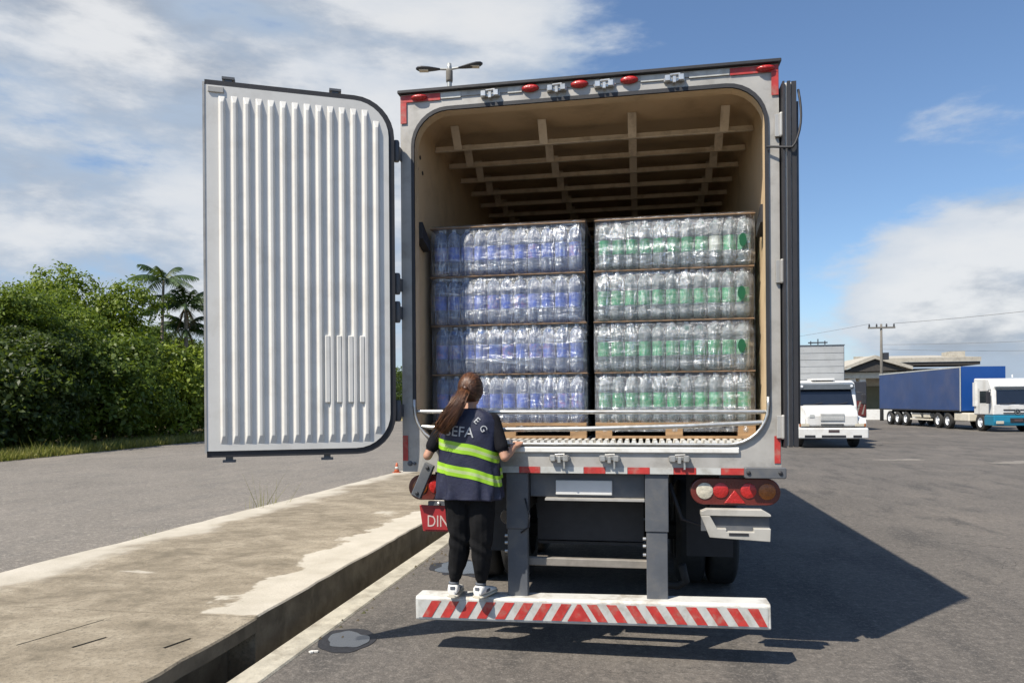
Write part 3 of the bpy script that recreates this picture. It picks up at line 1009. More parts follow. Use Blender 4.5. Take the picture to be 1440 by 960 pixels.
# --- under the box: chassis, lamps, bumper, wheels
for x in (-0.85, 0.11):
    m_ = MB()
    m_.box(x - 0.04, x + 0.04, YR + 0.22, 15.0, 0.98, 1.26)
    m_.build('chassis_rail', 'chassis_black', truck)
for y in (5.6, 7.0, 9.0, 11.0, 12.6):
    MB().box(-0.81, 0.07, y, y + 0.1, 1.02, 1.20).build('cross_member', 'chassis_black', truck)
MB().box(-0.775, 0.03, YR + 0.09, YR + 0.125, 1.105, 1.278).build('rear_panel', 'slate_steel', truck, bevel=0.004)
MB().box(-0.66, 0.025, YR + 0.02, YR + 0.12, 1.088, 1.102).build('shelf', 'frame_metal', truck)
MB().box(-0.590, -0.195, YR + 0.072, YR + 0.088, 1.122, 1.224).build('blank_plate', 'blank_plate', truck, bevel=0.004)
MB().box(-0.85, 0.06, YR + 0.10, YR + 0.15, 0.612, 0.668).build('lower_bar', 'worn_bar', truck, bevel=0.005)
for x in (-0.857, 0.108):
    m_ = MB()
    m_.box(x - 0.078, x + 0.078, YR + 0.012, YR + 0.10, 0.885, 1.279)
    ps = m_.build('bumper_post', 'slate_steel', truck, bevel=0.004)
    MB().box(x - 0.071, x + 0.071, YR + 0.020, YR + 0.095, 0.40, 0.884).build('post_sleeve', 'slate_steel', ps, bevel=0.004)
    for z in (0.72, 0.78, 0.83):
        MB().lathe([(0.012, 0), (0.012, 0.02), (0.006, 0.024)], (x - 0.095, YR + 0.05, z), 8, 'X').build('bolt', 'steel', ps)

# rear bumper with hazard stripes
bt = R(-0.93)
bump = MB()
BX0, BX1 = -1.585, 0.835
bump.prism([(-0.075, -0.085), (-0.085, -0.075), (-0.085, 0.07), (-0.07, 0.085), (0.085, 0.085), (0.085, -0.085)], BX0 + 0.375, BX1 + 0.375, 'YZ')
bo = bump.build('bumper', 'bumper_white', truck, bevel=0.006, segs=2)
bo.matrix_parent_inverse = Matrix.Translation(-Vector(truck.location))
bo.location = (-0.375, YR + 0.035, 0.335)
bo.rotation_euler = (0, bt, 0)
yb = -0.0855
def stripe(poly, name, mname):
    MB().prism(poly, yb - 0.003, yb, 'XZ').build(name, mname, bo)
L0, L1 = BX0 + 0.375 + 0.02, BX1 + 0.375 - 0.02
stripe([(L0, -0.065), (L1, -0.065), (L1, 0.062), (L0, 0.062)], 'reflective_tape', 'tape_white')
yb -= 0.0032
cx = -0.045
wst, gap, lean = 0.068, 0.104, 0.072
stripe([(cx - 0.082, -0.060), (cx + 0.082, -0.060), (cx + 0.012, 0.056), (cx - 0.012, 0.056)], 'hazard_triangle', 'tape_red')
def clipped(xb, xt):
    return [(min(max(xx, L0 + .004), L1 - .004), zz) for xx, zz in ((xb, -0.060), (xb + wst, -0.060), (xt + wst, 0.056), (xt, 0.056))]
k = 0
while True:
    xb = cx + 0.125 + 0.0 + k * (wst + gap * 0.95) * 0.79
    if xb + 0.02 > L1: break
    stripe(clipped(xb, xb - lean), 'hazard_stripe', 'tape_red')
    k += 1
k = 0
while True:
    xb = cx - 0.125 - wst - k * (wst + gap * 0.95) * 0.79
    if xb + lean < L0: break
    stripe(clipped(xb, xb + lean), 'hazard_stripe', 'tape_red')
    k += 1


def disc(x, y, z, r, name, mname, parent, depth=0.009, n=18):
    return MB().lathe([(r, 0.0), (r * 0.98, -depth * 0.6), (r * 0.8, -depth), (r * 0.2, -depth * 1.15)], (x, y, z), n, 'Y').build(name, mname, parent, smooth=True, autos=50)


def tail_lamp(xc, flip=1):
    m_ = MB().prism(rrect(xc - 0.292, xc + 0.292, 1.072, 1.252, 0.088, 6), YR + 0.05, YR + 0.14, 'XZ')
    h_ = m_.build('tail_lamp', 'lamp_housing', truck, bevel=0.006, segs=2)
    yy = YR + 0.049
    z = 1.166
    disc(xc - 0.20 * flip, yy, z, 0.056, 'reversing_light', 'lens_clear', h_)
    disc(xc - 0.095 * flip, yy, z + 0.004, 0.052, 'tail_light', 'lens_red', h_)
    disc(xc + 0.085 * flip, yy, z + 0.004, 0.052, 'brake_light', 'lens_red', h_)
    disc(xc + 0.205 * flip, yy, z, 0.056, 'indicator_light', 'lens_amber', h_)
    MB().prism([(xc - 0.075, 1.085), (xc + 0.065, 1.085), (xc - 0.005, 1.175)], yy - 0.012, yy, 'XZ').build('reflector', 'lens_red', h_, bevel=0.004)
    MB().box(xc - 0.10, xc + 0.10, YR + 0.08, YR + 0.12, 1.2525, 1.2795).build('lamp_bracket', 'slate_steel', h_)
    return h_


tail_lamp(0.627, 1)
tail_lamp(-1.372, -1)
# grey swing bars that hold the doors
m_ = MB().prism(rrect(0.675, 0.938, 1.262, 1.335, 0.012, 3), YR - 0.05, YR - 0.0065, 'XZ')
hb = m_.build('door_hold_bar', 'slate_steel', truck, bevel=0.005)
for x in (0.70, 0.90): disc(x, YR - 0.0505, 1.30, 0.014, 'bolt', 'rubber', hb, 0.008, 8)
rot = Matrix.Rotation(R(-32), 3, 'Y') @ Matrix.Identity(3)
m_ = MB().obox((-1.522, YR - 0.055, 1.225), (0.075, 0.04, 0.255), Matrix.Rotation(R(24), 3, 'Y'))
hb = m_.build('door_hold_bar', 'slate_steel', truck, bevel=0.006)
for x, z in ((-1.483, 1.315), (-1.562, 1.135)): disc(x, YR - 0.0755, z, 0.014, 'bolt', 'rubber', hb, 0.008, 8)
disc(-1.635, YR - 0.0002, 1.34, 0.02, 'bolt', 'slate_steel', truck, 0.012, 8)
disc(-1.60, YR - 0.0002, 1.34, 0.012, 'bolt', 'slate_steel', truck, 0.012, 8)

# red number plate in its holder, below the left lamp
pl = MB().prism([(-1.572, 1.04), (-1.545, 0.852), (-1.14, 0.852), (-1.115, 1.04)], YR + 0.01, YR + 0.03, 'XZ').build('plate_holder', 'plate_red', truck, bevel=0.004)
MB().box(-1.530, -1.16, YR + 0.004, YR + 0.0098, 0.866, 1.015).build('number_plate', 'plate_red', pl)
me = text_mesh('DIN', 0.118, 0.0015)
me.transform(Matrix.Translation((-1.432, YR + 0.0035, 0.888)) @ Matrix.Rotation(R(90), 4, 'X') @ Matrix.Scale(0.78, 4, (1, 0, 0)))
mesh_obj('plate_lettering', me, 'plate_letter', pl)
MB().box(-1.50, -1.36, YR - 0.01, YR + 0.03, 1.0415, 1.07).build('plate_bracket', 'slate_steel', pl)
disc(-1.42, YR - 0.012, 1.056, 0.014, 'bolt', 'steel', pl, 0.01, 8)

# pale empty plate holder below the right lamp
m_ = MB()
m_.prism([(0.395, 1.035), (0.435, 1.052), (0.79, 1.052), (0.845, 1.02), (0.845, 1.008), (0.395, 1.008)], YR - 0.02, YR + 0.05, 'XZ')
m_.prism([(0.395, 1.007), (0.455, 1.007), (0.500, 0.925), (0.56, 0.925), (0.56, 0.905), (0.735, 0.905), (0.735, 0.93), (0.842, 0.93), (0.838, 0.845), (0.452, 0.865)], YR - 0.03, YR + 0.02, 'XZ')
hp = m_.build('empty_plate_holder', 'pale_plastic', truck, bevel=0.003)
MB().box(0.40, 0.84, YR + 0.021, YR + 0.04, 0.90, 1.007).build('back_plate', 'slate_steel', hp)
MB().box(0.575, 0.70, YR - 0.034, YR - 0.0302, 0.882, 0.898).build('slot', 'rubber', hp)

MB().tube([(-0.80, YR + 0.008, 1.10), (-0.765, YR - 0.01, 0.98), (-0.775, YR - 0.012, 0.90), (-0.83, YR + 0.005, 0.86)], 0.006, 6).build('cable', 'rubber', truck, smooth=True)
MB().tube([(0.20, YR + 0.16, 1.2), (0.28, YR + 0.2, 0.95), (0.42, YR + 0.24, 0.90), (0.5, YR + 0.25, 1.1)], 0.014, 6).build('air_hose', 'rubber', truck, smooth=True)
# wheels, flaps, axle
def wheel(cx, cy, r, wdt, parent, tyre='tyre_rubber', rim='galvanised', side=1, n=28):
    t_ = MB().lathe([(r * 0.56, -wdt / 2), (r * 0.9, -wdt / 2), (r * 0.985, -wdt * 0.40), (r, -wdt * 0.3), (r, wdt * 0.3), (r * 0.985, wdt * 0.40), (r * 0.9, wdt / 2), (r * 0.56, wdt / 2), (r * 0.54, wdt * 0.3), (r * 0.54, -wdt * 0.3), (r * 0.56, -wdt / 2)], (cx, cy, r), n, 'X', cap0=False, cap1=False).build('wheel', tyre, parent, smooth=True, autos=45)
    s = side
    MB().lathe([(r * 0.555, s * wdt * 0.42), (r * 0.50, s * wdt * 0.40), (r * 0.42, s * wdt * 0.15), (r * 0.20, s * wdt * 0.12), (r * 0.17, s * wdt * 0.42), (r * 0.05, s * wdt * 0.45)], (cx, cy, r), n, 'X', cap0=False).build('rim', rim, t_, smooth=True, autos=40)
    return t_


for ax in (7.35, 8.62):
    for x, s in ((-1.52, -1), (-1.22, -1), (0.46, 1), (0.76, 1)): wheel(x, ax, 0.5, 0.26, truck, side=s)
    MB().tube([(-1.6, ax, 0.5), (0.85, ax, 0.5)], 0.09, 10).build('axle', 'chassis_black', truck)
for x, s in ((-1.45, -1), (0.70, 1)): wheel(x, 14.2, 0.5, 0.28, truck, side=s)
for x0, x1 in ((-1.62, -1.08), (0.37, 0.74)):
    MB().box(x0, x1, 6.12, 6.135, 0.50, 1.25).build('mud_flap', 'rubber', truck)
    MB().box(x0, x1, 6.6, 9.3, 1.14, 1.16).build('mudguard', 'rubber', truck)
m_ = MB().tube([(0.30, YR + 0.55, 0.55), (0.33, YR + 0.58, 0.42), (0.27, YR + 0.60, 0.38), (0.05, YR + 0.62, 0.40)], 0.03, 8)
m_.build('bracket_arm', 'chassis_black', truck, smooth=True)
m_ = MB().lathe([(0.05, 0), (0.06, 0.03), (0.03, 0.10)], (-0.98, YR + 0.30, 0.92), 12, 'Y')
m_.build('towing_coupling', 'worn_bar', truck, smooth=True, autos=40)
MB().box(-0.77, 0.02, 5.42, 5.46, 0.74, 1.10).build('shade_panel', 'rubber', truck)  # added black sheet, darkens the gap between the bumper posts
MB().box(-0.77, 0.02, 5.47, 6.8, 0.70, 0.72).build('shade_tray', 'rubber', truck)  # added black sheet standing for the shade below the chassis
# cab far in front
m_ = MB().prism([(13.35, 0.7), (15.35, 0.7), (15.4, 1.7), (15.15, 2.85), (13.35, 2.95)], -1.62, 0.84, 'YZ')
cb = m_.build('cab', 'truck_white', truck, bevel=0.08, segs=3)
MB().add([(-1.5, 15.425, 1.75), (0.72, 15.425, 1.75), (0.68, 15.21, 2.66), (-1.46, 15.21, 2.66)], [(0, 1, 2, 3)]).build('windscreen', 'dark_glass', cb)
for x in (-1.626, 0.846):
    MB().box(x - 0.004, x + 0.004, 14.1, 15.0, 1.8, 2.6).build('side_window', 'dark_glass', cb)


# ------------------------------------------------------------------ palletised bottles in the truck
def bottle_proto():
    prof = [(0.036, 0.0), (0.049, 0.014), (0.0515, 0.045), (0.0482, 0.068), (0.0515, 0.09), (0.0515, 0.105), (0.0490, 0.112), (0.0490, 0.208), (0.0515, 0.216), (0.0512, 0.250), (0.0485, 0.284), (0.040, 0.312), (0.020, 0.328), (0.0145, 0.336)]
    bt_ = MB().lathe(prof, n=14).build('bottle', 'clear_bottle', smooth=True)
    cp = MB().lathe([(0.0165, 0.326), (0.0165, 0.344), (0.014, 0.347)], n=10).build('cap', 'cap_white', bt_, smooth=True, autos=40)
    lb = MB()
    n = 14
    vs = [(0.0498 * math.cos(2 * math.pi * k / n), 0.0498 * math.sin(2 * math.pi * k / n), z) for z in (0.110, 0.212) for k in range(n)]
    lb.add(vs, [(k, (k + 1) % n, n + (k + 1) % n, n + k) for k in range(n)])
    lo = lb.build('label', 'label_blue', bt_, smooth=True)
    return bt_


proto = bottle_proto()
cap_green_me = None
lab_me = {}


def pallet_load(x0, x1, yfront, label, lab, lab2, seed, lean=0.0):
    rr = random.Random(seed)
    green = lab == 'label_green'
    zf = 1.506
    t = thing('bottle_pallet', label, 'pallet', ((x0 + x1) / 2, yfront + 0.55, zf), group='wrapped pallets of drink bottles', world=True)
    zp = zf + 0.115
    wp = MB()
    pal = MB().box(x0 + 0.01, x1 - 0.01, yfront + 0.01, yfront + 1.0, zp - 0.022, zp).build('wooden_pallet', 'wood', t)
    MB().box(x0 + 0.01, x1 - 0.01, yfront + 0.01, yfront + 0.11, zf + 0.001, zf + 0.018).build('board', 'wood', pal)
    for x in (x0 + 0.07, (x0 + x1) / 2, x1 - 0.07):
        for yy in (yfront + 0.012, yfront + 0.45, yfront + 0.88):
            MB().box(x - 0.06, x + 0.06, yy, yy + 0.1, zf + 0.0185, zp - 0.0225).build('block', 'wood', pal)
    n = 11
    tiers = []
    z = zp + 0.002
    th = 0.372
    rest = MB()
    for k in range(4):
        sh = (rr.random() - 0.5) * 0.02 + lean * k
        tiers.append((z, sh))
        pitch_ = (x1 - x0 - 0.06) / n
        for i in range(n):
            x = x0 + 0.03 + pitch_ * (i + 0.5) + sh
            bt_ = copy_tree(proto, t)
            bt_.matrix_parent_inverse = Matrix.Translation(-Vector(t.location))
            s_ = pitch_ / 0.1045
            bt_.location = (x, yfront + 0.075 + rr.random() * 0.006, z)
            bt_.rotation_euler.z = rr.random() * 6.28
            bt_.scale = (s_, s_, 1.02)
            if green:
                if 'gb' not in lab_me:
                    lab_me['gb'] = bt_.data.copy()
                    lab_me['gb'].materials.clear()
                    lab_me['gb'].materials.append(M['clear_bottle_green'])
                bt_.data = lab_me['gb']
            for ch in bt_.children:
                if ch.name.startswith('label'):
                    which = lab if rr.random() < (0.94 if green else 0.8) else lab2
                    if which not in lab_me:
                        mm = ch.data.copy()
                        mm.materials.clear()
                        mm.materials.append(M[which])
                        lab_me[which] = mm
                    ch.data = lab_me[which]
            for j in range(1, 8):
                rest.lathe([(0.048, z), (0.05, z + 0.2), (0.045, z + 0.26), (0.02, z + 0.32), (0.02, z + 0.345)], (x, yfront + 0.075 + j * 0.108, 0), 7)
        z += th - 0.012
        if k < 3 or True:
            MB().box(x0 + 0.005 + sh, x1 - 0.005 + sh, yfront + 0.034, yfront + 0.98, z, z + 0.007).build('divider_sheet', 'cardboard', t)
        z += 0.012
    ro = rest.build('inner_bottles', 'clear_bottle_green' if green else 'clear_bottle', t, smooth=True)
    ro['kind'] = 'stuff'
    # stretch film following the tiers, with wrinkles
    ztop = z + 0.004
    nz, nx = 120, 150
    vs, fs = [], []
    nzs = np.random.RandomState(seed)
    ph = nzs.rand(12) * 6.28
    fq = nzs.rand(12) * 55 + 12
    zb_ = zf + 0.05
    for iz in range(nz + 1):
        zz = zb_ + (ztop - zb_) * iz / nz
        # tuck in at every sheet
        shf, za = 0.0, tiers[0][0]
        for a, s_ in tiers:
            if zz >= a: shf, za = s_, a
        rz_ = zz - za
        sl = max(0.0, min(1.0, (rz_ - 0.235) / 0.115))
        tuck = 0.034 * (sl * sl * (3 - 2 * sl)) + 0.012 * math.exp(-(rz_ / 0.02) ** 2)
        for ix in range(nx + 1):
            u = ix / nx
            x = x0 + 0.006 + shf + (x1 - x0 - 0.012) * u
            edge = min(u, 1 - u) * (x1 - x0)
            corner = 0.035 * max(0, 1 - edge / 0.05) ** 2
            wv = sum(math.sin(fq[q] * x * 1.3 + ph[q] + (q - 6) * 2.2 * zz) for q in range(6)) / 6
            wh = sum(math.sin(fq[q] * 1.6 * zz + ph[q] + (q - 9) * 1.1 * x) for q in range(6, 12)) / 6
            bott = 0.008 * abs(math.cos(math.pi * (x - x0 - 0.03 - shf) / ((x1 - x0 - 0.06) / n)))
            yy = yfront + 0.008 + tuck + corner - 0.0055 * wv - 0.0055 * wh + bott * 1.5 * (1 - 0.5 * sl)
            vs.append((x, yy, zz))
    for iz in range(nz):
        for ix in range(nx):
            a = iz * (nx + 1) + ix
            fs.append((a, a + 1, a + nx + 2, a + nx + 1))
    fm = MB().add(vs, fs)
    fo = fm.build('stretch_wrap', 'stretch_film', t, smooth=True)
    MB().add([(x0 + 0.006, yfront + 0.05, zb_), (x0 + 0.006, yfront + 0.95, zb_), (x0 + 0.006, yfront + 0.95, ztop), (x0 + 0.006, yfront + 0.05, ztop)], [(0, 1, 2, 3)]).build('stretch_wrap', 'stretch_film', t)
    MB().add([(x1 - 0.004, yfront + 0.05, zb_), (x1 - 0.004, yfront + 0.95, zb_), (x1 - 0.004, yfront + 0.95, ztop), (x1 - 0.004, yfront + 0.05, ztop)], [(0, 3, 2, 1)]).build('stretch_wrap', 'stretch_film', t)
    MB().add([(x0 + 0.006, yfront + 0.03, ztop + 0.003), (x1 - 0.006, yfront + 0.03, ztop + 0.003), (x1 - 0.006, yfront + 0.95, ztop + 0.003), (x0 + 0.006, yfront + 0.95, ztop + 0.003)], [(0, 1, 2, 3)]).build('stretch_wrap', 'stretch_film', t)
    return t, tiers


pallet_load(-1.572, -0.378, 5.30, 'left wrapped pallet of clear bottles with blue labels inside the truck', 'label_blue', 'label_rose', 5, -0.002)
pr, tiers = pallet_load(-0.332, 0.812, 5.30, 'right wrapped pallet of clear bottles with green labels inside the truck', 'label_green', 'label_pale', 9, 0.0)
for (z, s_), on in zip(tiers, (0, 1, 1, 1)):
    if on:
        MB().prism([(0.715 + s_ + 0.026 * math.cos(a * 0.393), z + 0.17 + 0.048 * math.sin(a * 0.393)) for a in range(16)], 5.300, 5.304, 'XZ').build('pack_handle_hole', 'cap_green', pr)
# the rest of the load, stacked further in
for i, (x0, x1, sd_) in enumerate(((-1.56, -0.40, 'left'), (-0.34, 0.80, 'right'))):
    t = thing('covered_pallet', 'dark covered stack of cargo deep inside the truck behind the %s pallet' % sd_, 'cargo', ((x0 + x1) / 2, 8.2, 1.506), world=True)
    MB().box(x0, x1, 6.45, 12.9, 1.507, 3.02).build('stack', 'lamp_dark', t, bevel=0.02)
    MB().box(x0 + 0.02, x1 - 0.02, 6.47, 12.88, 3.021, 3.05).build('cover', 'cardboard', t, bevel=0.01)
# the prototype itself stands as first bottle's source: remove it
for ch in list(proto.children): bpy.data.objects.remove(ch)
bpy.data.objects.remove(proto)
# ------------------------------------------------------------------ the person on the bumper
def capsule(m_, p0, p1, r0, r1, n=14, flat=None):
    p0, p1 = Vector(p0), Vector(p1)
    ax = (p1 - p0)
    L = max(ax.length, 1e-5)
    ax = ax / L
    pts, rs = [], []
    for k in range(5):
        a = R(90 * k / 4)
        pts.append(p0 - ax * r0 * math.cos(a)); rs.append(max(r0 * math.sin(a), r0 * 0.08))
    for k in range(1, 5):
        a = R(90 * k / 4)
        if k == 1: pts.append(p1); rs.append(r1)
        pts.append(p1 + ax * r1 * math.sin(a)); rs.append(max(r1 * math.cos(a), r1 * 0.08))
    m_.tube(pts, rs, n)


def ellipsoid(m_, c, rx, ry, rz, n=20, rot=None):
    prof = [(math.sin(R(180 * k / 12)) if 0 < k < 12 else 0.03, -math.cos(R(180 * k / 12))) for k in range(13)]
    o = MB().lathe(prof, n=n)
    rot = rot or Matrix.Identity(3)
    m_.add([Vector(c) + rot @ Vector((v[0] * rx, v[1] * ry, v[2] * rz)) for v in o.v], o.f)


PX, PY = -1.160, 4.845
person = thing('person', 'person in navy vest with lime stripes standing on the rear bumper', 'person', (PX, 4.95, 0.42), world=True)
body = MB()
segs = []                                              # (p0, p1, radius, material index) 0 skin 1 shirt 2 trousers


def limb(p0, p1, r0, r1, mi):
    capsule(body, p0, p1, r0, r1)
    segs.append((Vector(p0), Vector(p1), max(r0, r1), mi))


def oval(c, rx, ry, rz, mi, rot=None):
    ellipsoid(body, c, rx, ry, rz, rot=rot)
    segs.append((Vector(c), Vector(c) + Vector((0, 0, 0.001)), (rx + ry + rz) / 3, mi))


# torso
oval((PX, PY, 1.19), 0.165, 0.105, 0.13, 2)
oval((PX, PY, 1.33), 0.135, 0.095, 0.15, 1)
oval((PX, PY, 1.50), 0.165, 0.108, 0.17, 1)
limb((PX - 0.145, PY, 1.645), (PX + 0.145, PY, 1.645), 0.058, 0.058, 1)
limb((PX, PY - 0.005, 1.68), (PX + 0.003, PY + 0.012, 1.77), 0.056, 0.048, 0)
# head, turned slightly down towards the load
tilt = Matrix.Rotation(R(-8), 3, 'X')
hc = Vector((PX + 0.008, PY + 0.03, 1.860))
oval(hc, 0.074, 0.093, 0.104, 0, tilt)
oval(hc + Vector((0, 0.028, -0.058)), 0.052, 0.062, 0.056, 0)
limb(hc + Vector((0, 0.088, 0.005)), hc + Vector((0, 0.106, -0.022)), 0.009, 0.014, 0)       # nose
limb(hc + Vector((-0.02, 0.083, -0.052)), hc + Vector((0.02, 0.083, -0.052)), 0.010, 0.010, 0)   # mouth
for s in (-1, 1):
    limb(hc + Vector((s * 0.020, 0.082, 0.018)), hc + Vector((s * 0.042, 0.074, 0.018)), 0.011, 0.009, 0)   # brow
    limb(hc + Vector((s * 0.076, -0.002, 0.012)), hc + Vector((s * 0.077, 0.004, -0.022)), 0.013, 0.009, 0)  # ear
# arms
for s, sh, el, wr, hd in ((1, (PX + 0.170, PY, 1.652), (-0.898, 4.775, 1.405), (-0.862, 4.915, 1.462), (-0.846, 4.972, 1.482)),
                          (-1, (PX - 0.170, PY, 1.652), (-1.436, 4.775, 1.412), (-1.440, 4.915, 1.470), (-1.436, 4.965, 1.494))):
    sh, el, wr, hd = map(Vector, (sh, el, wr, hd))
    mid = sh.lerp(el, 0.72)
    limb(sh, mid, 0.051, 0.047, 1)
    limb(sh.lerp(el, 0.6), el, 0.034, 0.031, 0)
    limb(el, el.lerp(wr, 0.45), 0.031, 0.030, 0)
    limb(el.lerp(wr, 0.45), wr, 0.033, 0.022, 0)
    fw = (hd - wr).normalized()
    sd_ = fw.cross(Vector((0, 0, 1))).normalized()
    for q in (-0.022, 0.0, 0.022):
        limb(wr, hd + sd_ * q, 0.017, 0.014, 0)
    for i, (q, ln) in enumerate(((-0.031, 0.052), (-0.011, 0.062), (0.010, 0.058), (0.030, 0.045))):
        b0 = hd + sd_ * q
        k1 = b0 + fw * ln * 0.45 + Vector((0, 0, 0.004))
        k2 = k1 + fw * ln * 0.30 + Vector((0, 0, -0.014))
        limb(b0, k1, 0.0090, 0.0085, 0)
        limb(k1, k2, 0.0085, 0.0075, 0)
    tb = wr + fw * 0.02 - sd_ * s * 0.028
    limb(tb, tb - sd_ * s * 0.022 + fw * 0.028, 0.0105, 0.0095, 0)
    limb(tb - sd_ * s * 0.022 + fw * 0.028, tb - sd_ * s * 0.020 + fw * 0.055, 0.0095, 0.008, 0)
# legs in loose tapered trousers
legs = (((PX - 0.080, PY + 0.005, 1.13), (-1.238, 4.882, 0.835), (-1.300, 4.945, 0.49), 0.412),
        ((PX + 0.080, PY + 0.005, 1.13), (-1.085, 4.878, 0.825), (-1.098, 4.925, 0.49), 0.416))
for hp_, kn, an, _ in legs:
    hp_, kn, an = map(Vector, (hp_, kn, an))
    limb(hp_, hp_.lerp(kn, 0.5), 0.102, 0.094, 2)
    limb(hp_.lerp(kn, 0.5), kn, 0.094, 0.080, 2)
    cf = kn.lerp(an, 0.78)
    limb(kn, kn.lerp(an, 0.35), 0.080, 0.072, 2)
    limb(kn.lerp(an, 0.35), cf, 0.072, 0.047, 2)
    limb(kn.lerp(an, 0.7), an, 0.036, 0.032, 0)
me = bpy.data.meshes.new('body')
me.from_pydata(body.v, [], body.f)
bm = bmesh.new(); bm.from_mesh(me)
bmesh.ops.recalc_face_normals(bm, faces=bm.faces)
bm.to_mesh(me); bm.free()
tmp = bpy.data.objects.new('body_tmp', me)
col.objects.link(tmp)
md = tmp.modifiers.new('r', 'REMESH'); md.mode = 'VOXEL'; md.voxel_size = 0.0050
md = tmp.modifiers.new('s', 'SMOOTH'); md.factor = 0.5; md.iterations = 5
dg = bpy.context.evaluated_depsgraph_get()
bme = bpy.data.meshes.new_from_object(tmp.evaluated_get(dg))
bpy.data.objects.remove(tmp)
nf = len(bme.polygons)
cen = np.zeros(nf * 3); bme.polygons.foreach_get('center', cen); cen = cen.reshape(-1, 3)
best = np.full(nf, 1e9); idx = np.zeros(nf, dtype=np.int32)
for p0_, p1_, r_, mi in segs:
    a = np.array(p0_); bb = np.array(p1_) - a
    tt = np.clip(((cen - a) @ bb) / max(bb @ bb, 1e-9), 0, 1)
    dd = np.linalg.norm(cen - (a + tt[:, None] * bb), axis=1) - r_ - (0.004 if mi else 0)
    s_ = dd < best
    best[s_] = dd[s_]; idx[s_] = mi
# hems: skin shows only below sleeve and cuff
bme.materials.clear()
for q in ('skin', 'shirt', 'trousers'): bme.materials.append(M[q])
bme.polygons.foreach_set('material_index', idx)
bme.polygons.foreach_set('use_smooth', [True] * nf)
# cloth folds on the trousers
nv = len(bme.vertices)
co = np.zeros(nv * 3); bme.vertices.foreach_get('co', co); co = co.reshape(-1, 3)
no = np.zeros(nv * 3); bme.vertices.foreach_get('normal', no); no = no.reshape(-1, 3)
low = np.clip((1.10 - co[:, 2]) / 0.1, 0, 1) * np.clip((co[:, 2] - 0.57) / 0.05, 0, 1)
kz = np.exp(-((co[:, 2] - 0.80) / 0.10) ** 2) + 0.8 * np.exp(-((co[:, 2] - 0.62) / 0.06) ** 2) + 0.25
fold = kz * (np.sin(co[:, 2] * 38 + 31 * co[:, 0] + 1.7 * np.sin(co[:, 2] * 21 + co[:, 0] * 9)) * 0.5 + np.sin(co[:, 2] * 17 - 44 * co[:, 0] + 33 * co[:, 1] + 2 * np.sin(co[:, 2] * 13)) * 0.6)
co += no * (fold * low * 0.0085)[:, None]
bme.vertices.foreach_set('co', co.reshape(-1))
bme.update()
bo_ = bpy.data.objects.new('body', bme)
col.objects.link(bo_)
hang(bo_, person)
eyes = MB()
for s in (-1, 1): ellipsoid(eyes, hc + Vector((s * 0.031, 0.080, 0.004)), 0.011, 0.009, 0.008, 10)
eyes.build('eyes', 'plate_letter', person, smooth=True)

# vest
VR = [(1.115, 0.226, 0.132), (1.20, 0.222, 0.130), (1.33, 0.214, 0.128), (1.47, 0.210, 0.128), (1.58, 0.206, 0.126), (1.645, 0.196, 0.118),
      (1.685, 0.172, 0.106), (1.712, 0.132, 0.094), (1.738, 0.080, 0.076)]


def vab(z):
    for (z0, a0, b0), (z1, a1, b1) in zip(VR, VR[1:]):
        if z <= z1:
            t = (z - z0) / (z1 - z0)
            t = max(0, t)
            return a0 + (a1 - a0) * t, b0 + (b1 - b0) * t
    return VR[-1][1], VR[-1][2]


VN = 2.7


def fold_(th, z):
    lowf = max(0, min(1, (1.40 - z) / 0.28))
    f = 0.0105 * lowf * math.sin(11 * th + 2.3 * math.sin(z * 9)) + 0.006 * lowf * math.sin(19 * th + z * 12)
    f += 0.0022 * math.sin(5 * th + z * 17) + 0.0016 * math.sin(8 * th - z * 25)
    return f


def vpt(th, z, off=0.0):
    a, b_ = vab(z)
    c, s = math.cos(th), math.sin(th)
    e = 2 / VN
    r_ = 1 + (fold_(th, z) + off) / (0.5 * (a + b_))
    hem = 0.003 * math.sin(th * 3 + 0.6) if z < 1.12 else 0
    return (PX + a * r_ * math.copysign(abs(c) ** e, c), PY + b_ * r_ * math.copysign(abs(s) ** e, s) + 0.0, z + hem)


vest = MB()
NTH, NZ = 96, 60
vs = [vpt(2 * math.pi * k / NTH, 1.115 + 0.62 * j / NZ) for j in range(NZ + 1) for k in range(NTH)]
fs = [(j * NTH + k, j * NTH + (k + 1) % NTH, (j + 1) * NTH + (k + 1) % NTH, (j + 1) * NTH + k) for j in range(NZ) for k in range(NTH)]
vest.add(vs, fs)
vo = vest.build('vest', 'vest_navy', person, smooth=True)
sm = vo.modifiers.new('thick', 'SOLIDIFY'); sm.thickness = 0.004; sm.offset = -1
for zc in (1.458, 1.298):
    st = MB()
    rows = [0.036, 0.011, -0.011, -0.036]
    vs = []
    for j, dz_ in enumerate(rows):
        for k in range(NTH * 2):
            th = math.pi * k / NTH
            z = zc + dz_ - 0.055 * math.cos(th) * (1 if math.sin(th) < 0 else 0.2) + 0.006 * math.sin(3 * th)
            q = vpt(th, z, 0.0045)
            vs.append((q[0], q[1], z))
    n2 = NTH * 2
    for j, mi in ((0, 0), (1, 1), (2, 0)):
        st.add([vs[(j) * n2 + k] for k in range(n2)] + [vs[(j + 1) * n2 + k] for k in range(n2)],
               [(k, (k + 1) % n2, n2 + (k + 1) % n2, n2 + k) for k in range(n2)], mi)
    me_ = bpy.data.meshes.new('stripe')
    me_.from_pydata(st.v, [], st.f)
    for q in ('stripe_lime', 'stripe_silver'): me_.materials.append(M[q])
    me_.polygons.foreach_set('material_index', st.m)
    me_.polygons.foreach_set('use_smooth', [True] * len(me_.polygons))
    o = bpy.data.objects.new('reflective_stripe', me_)
    col.objects.link(o); hang(o, vo)


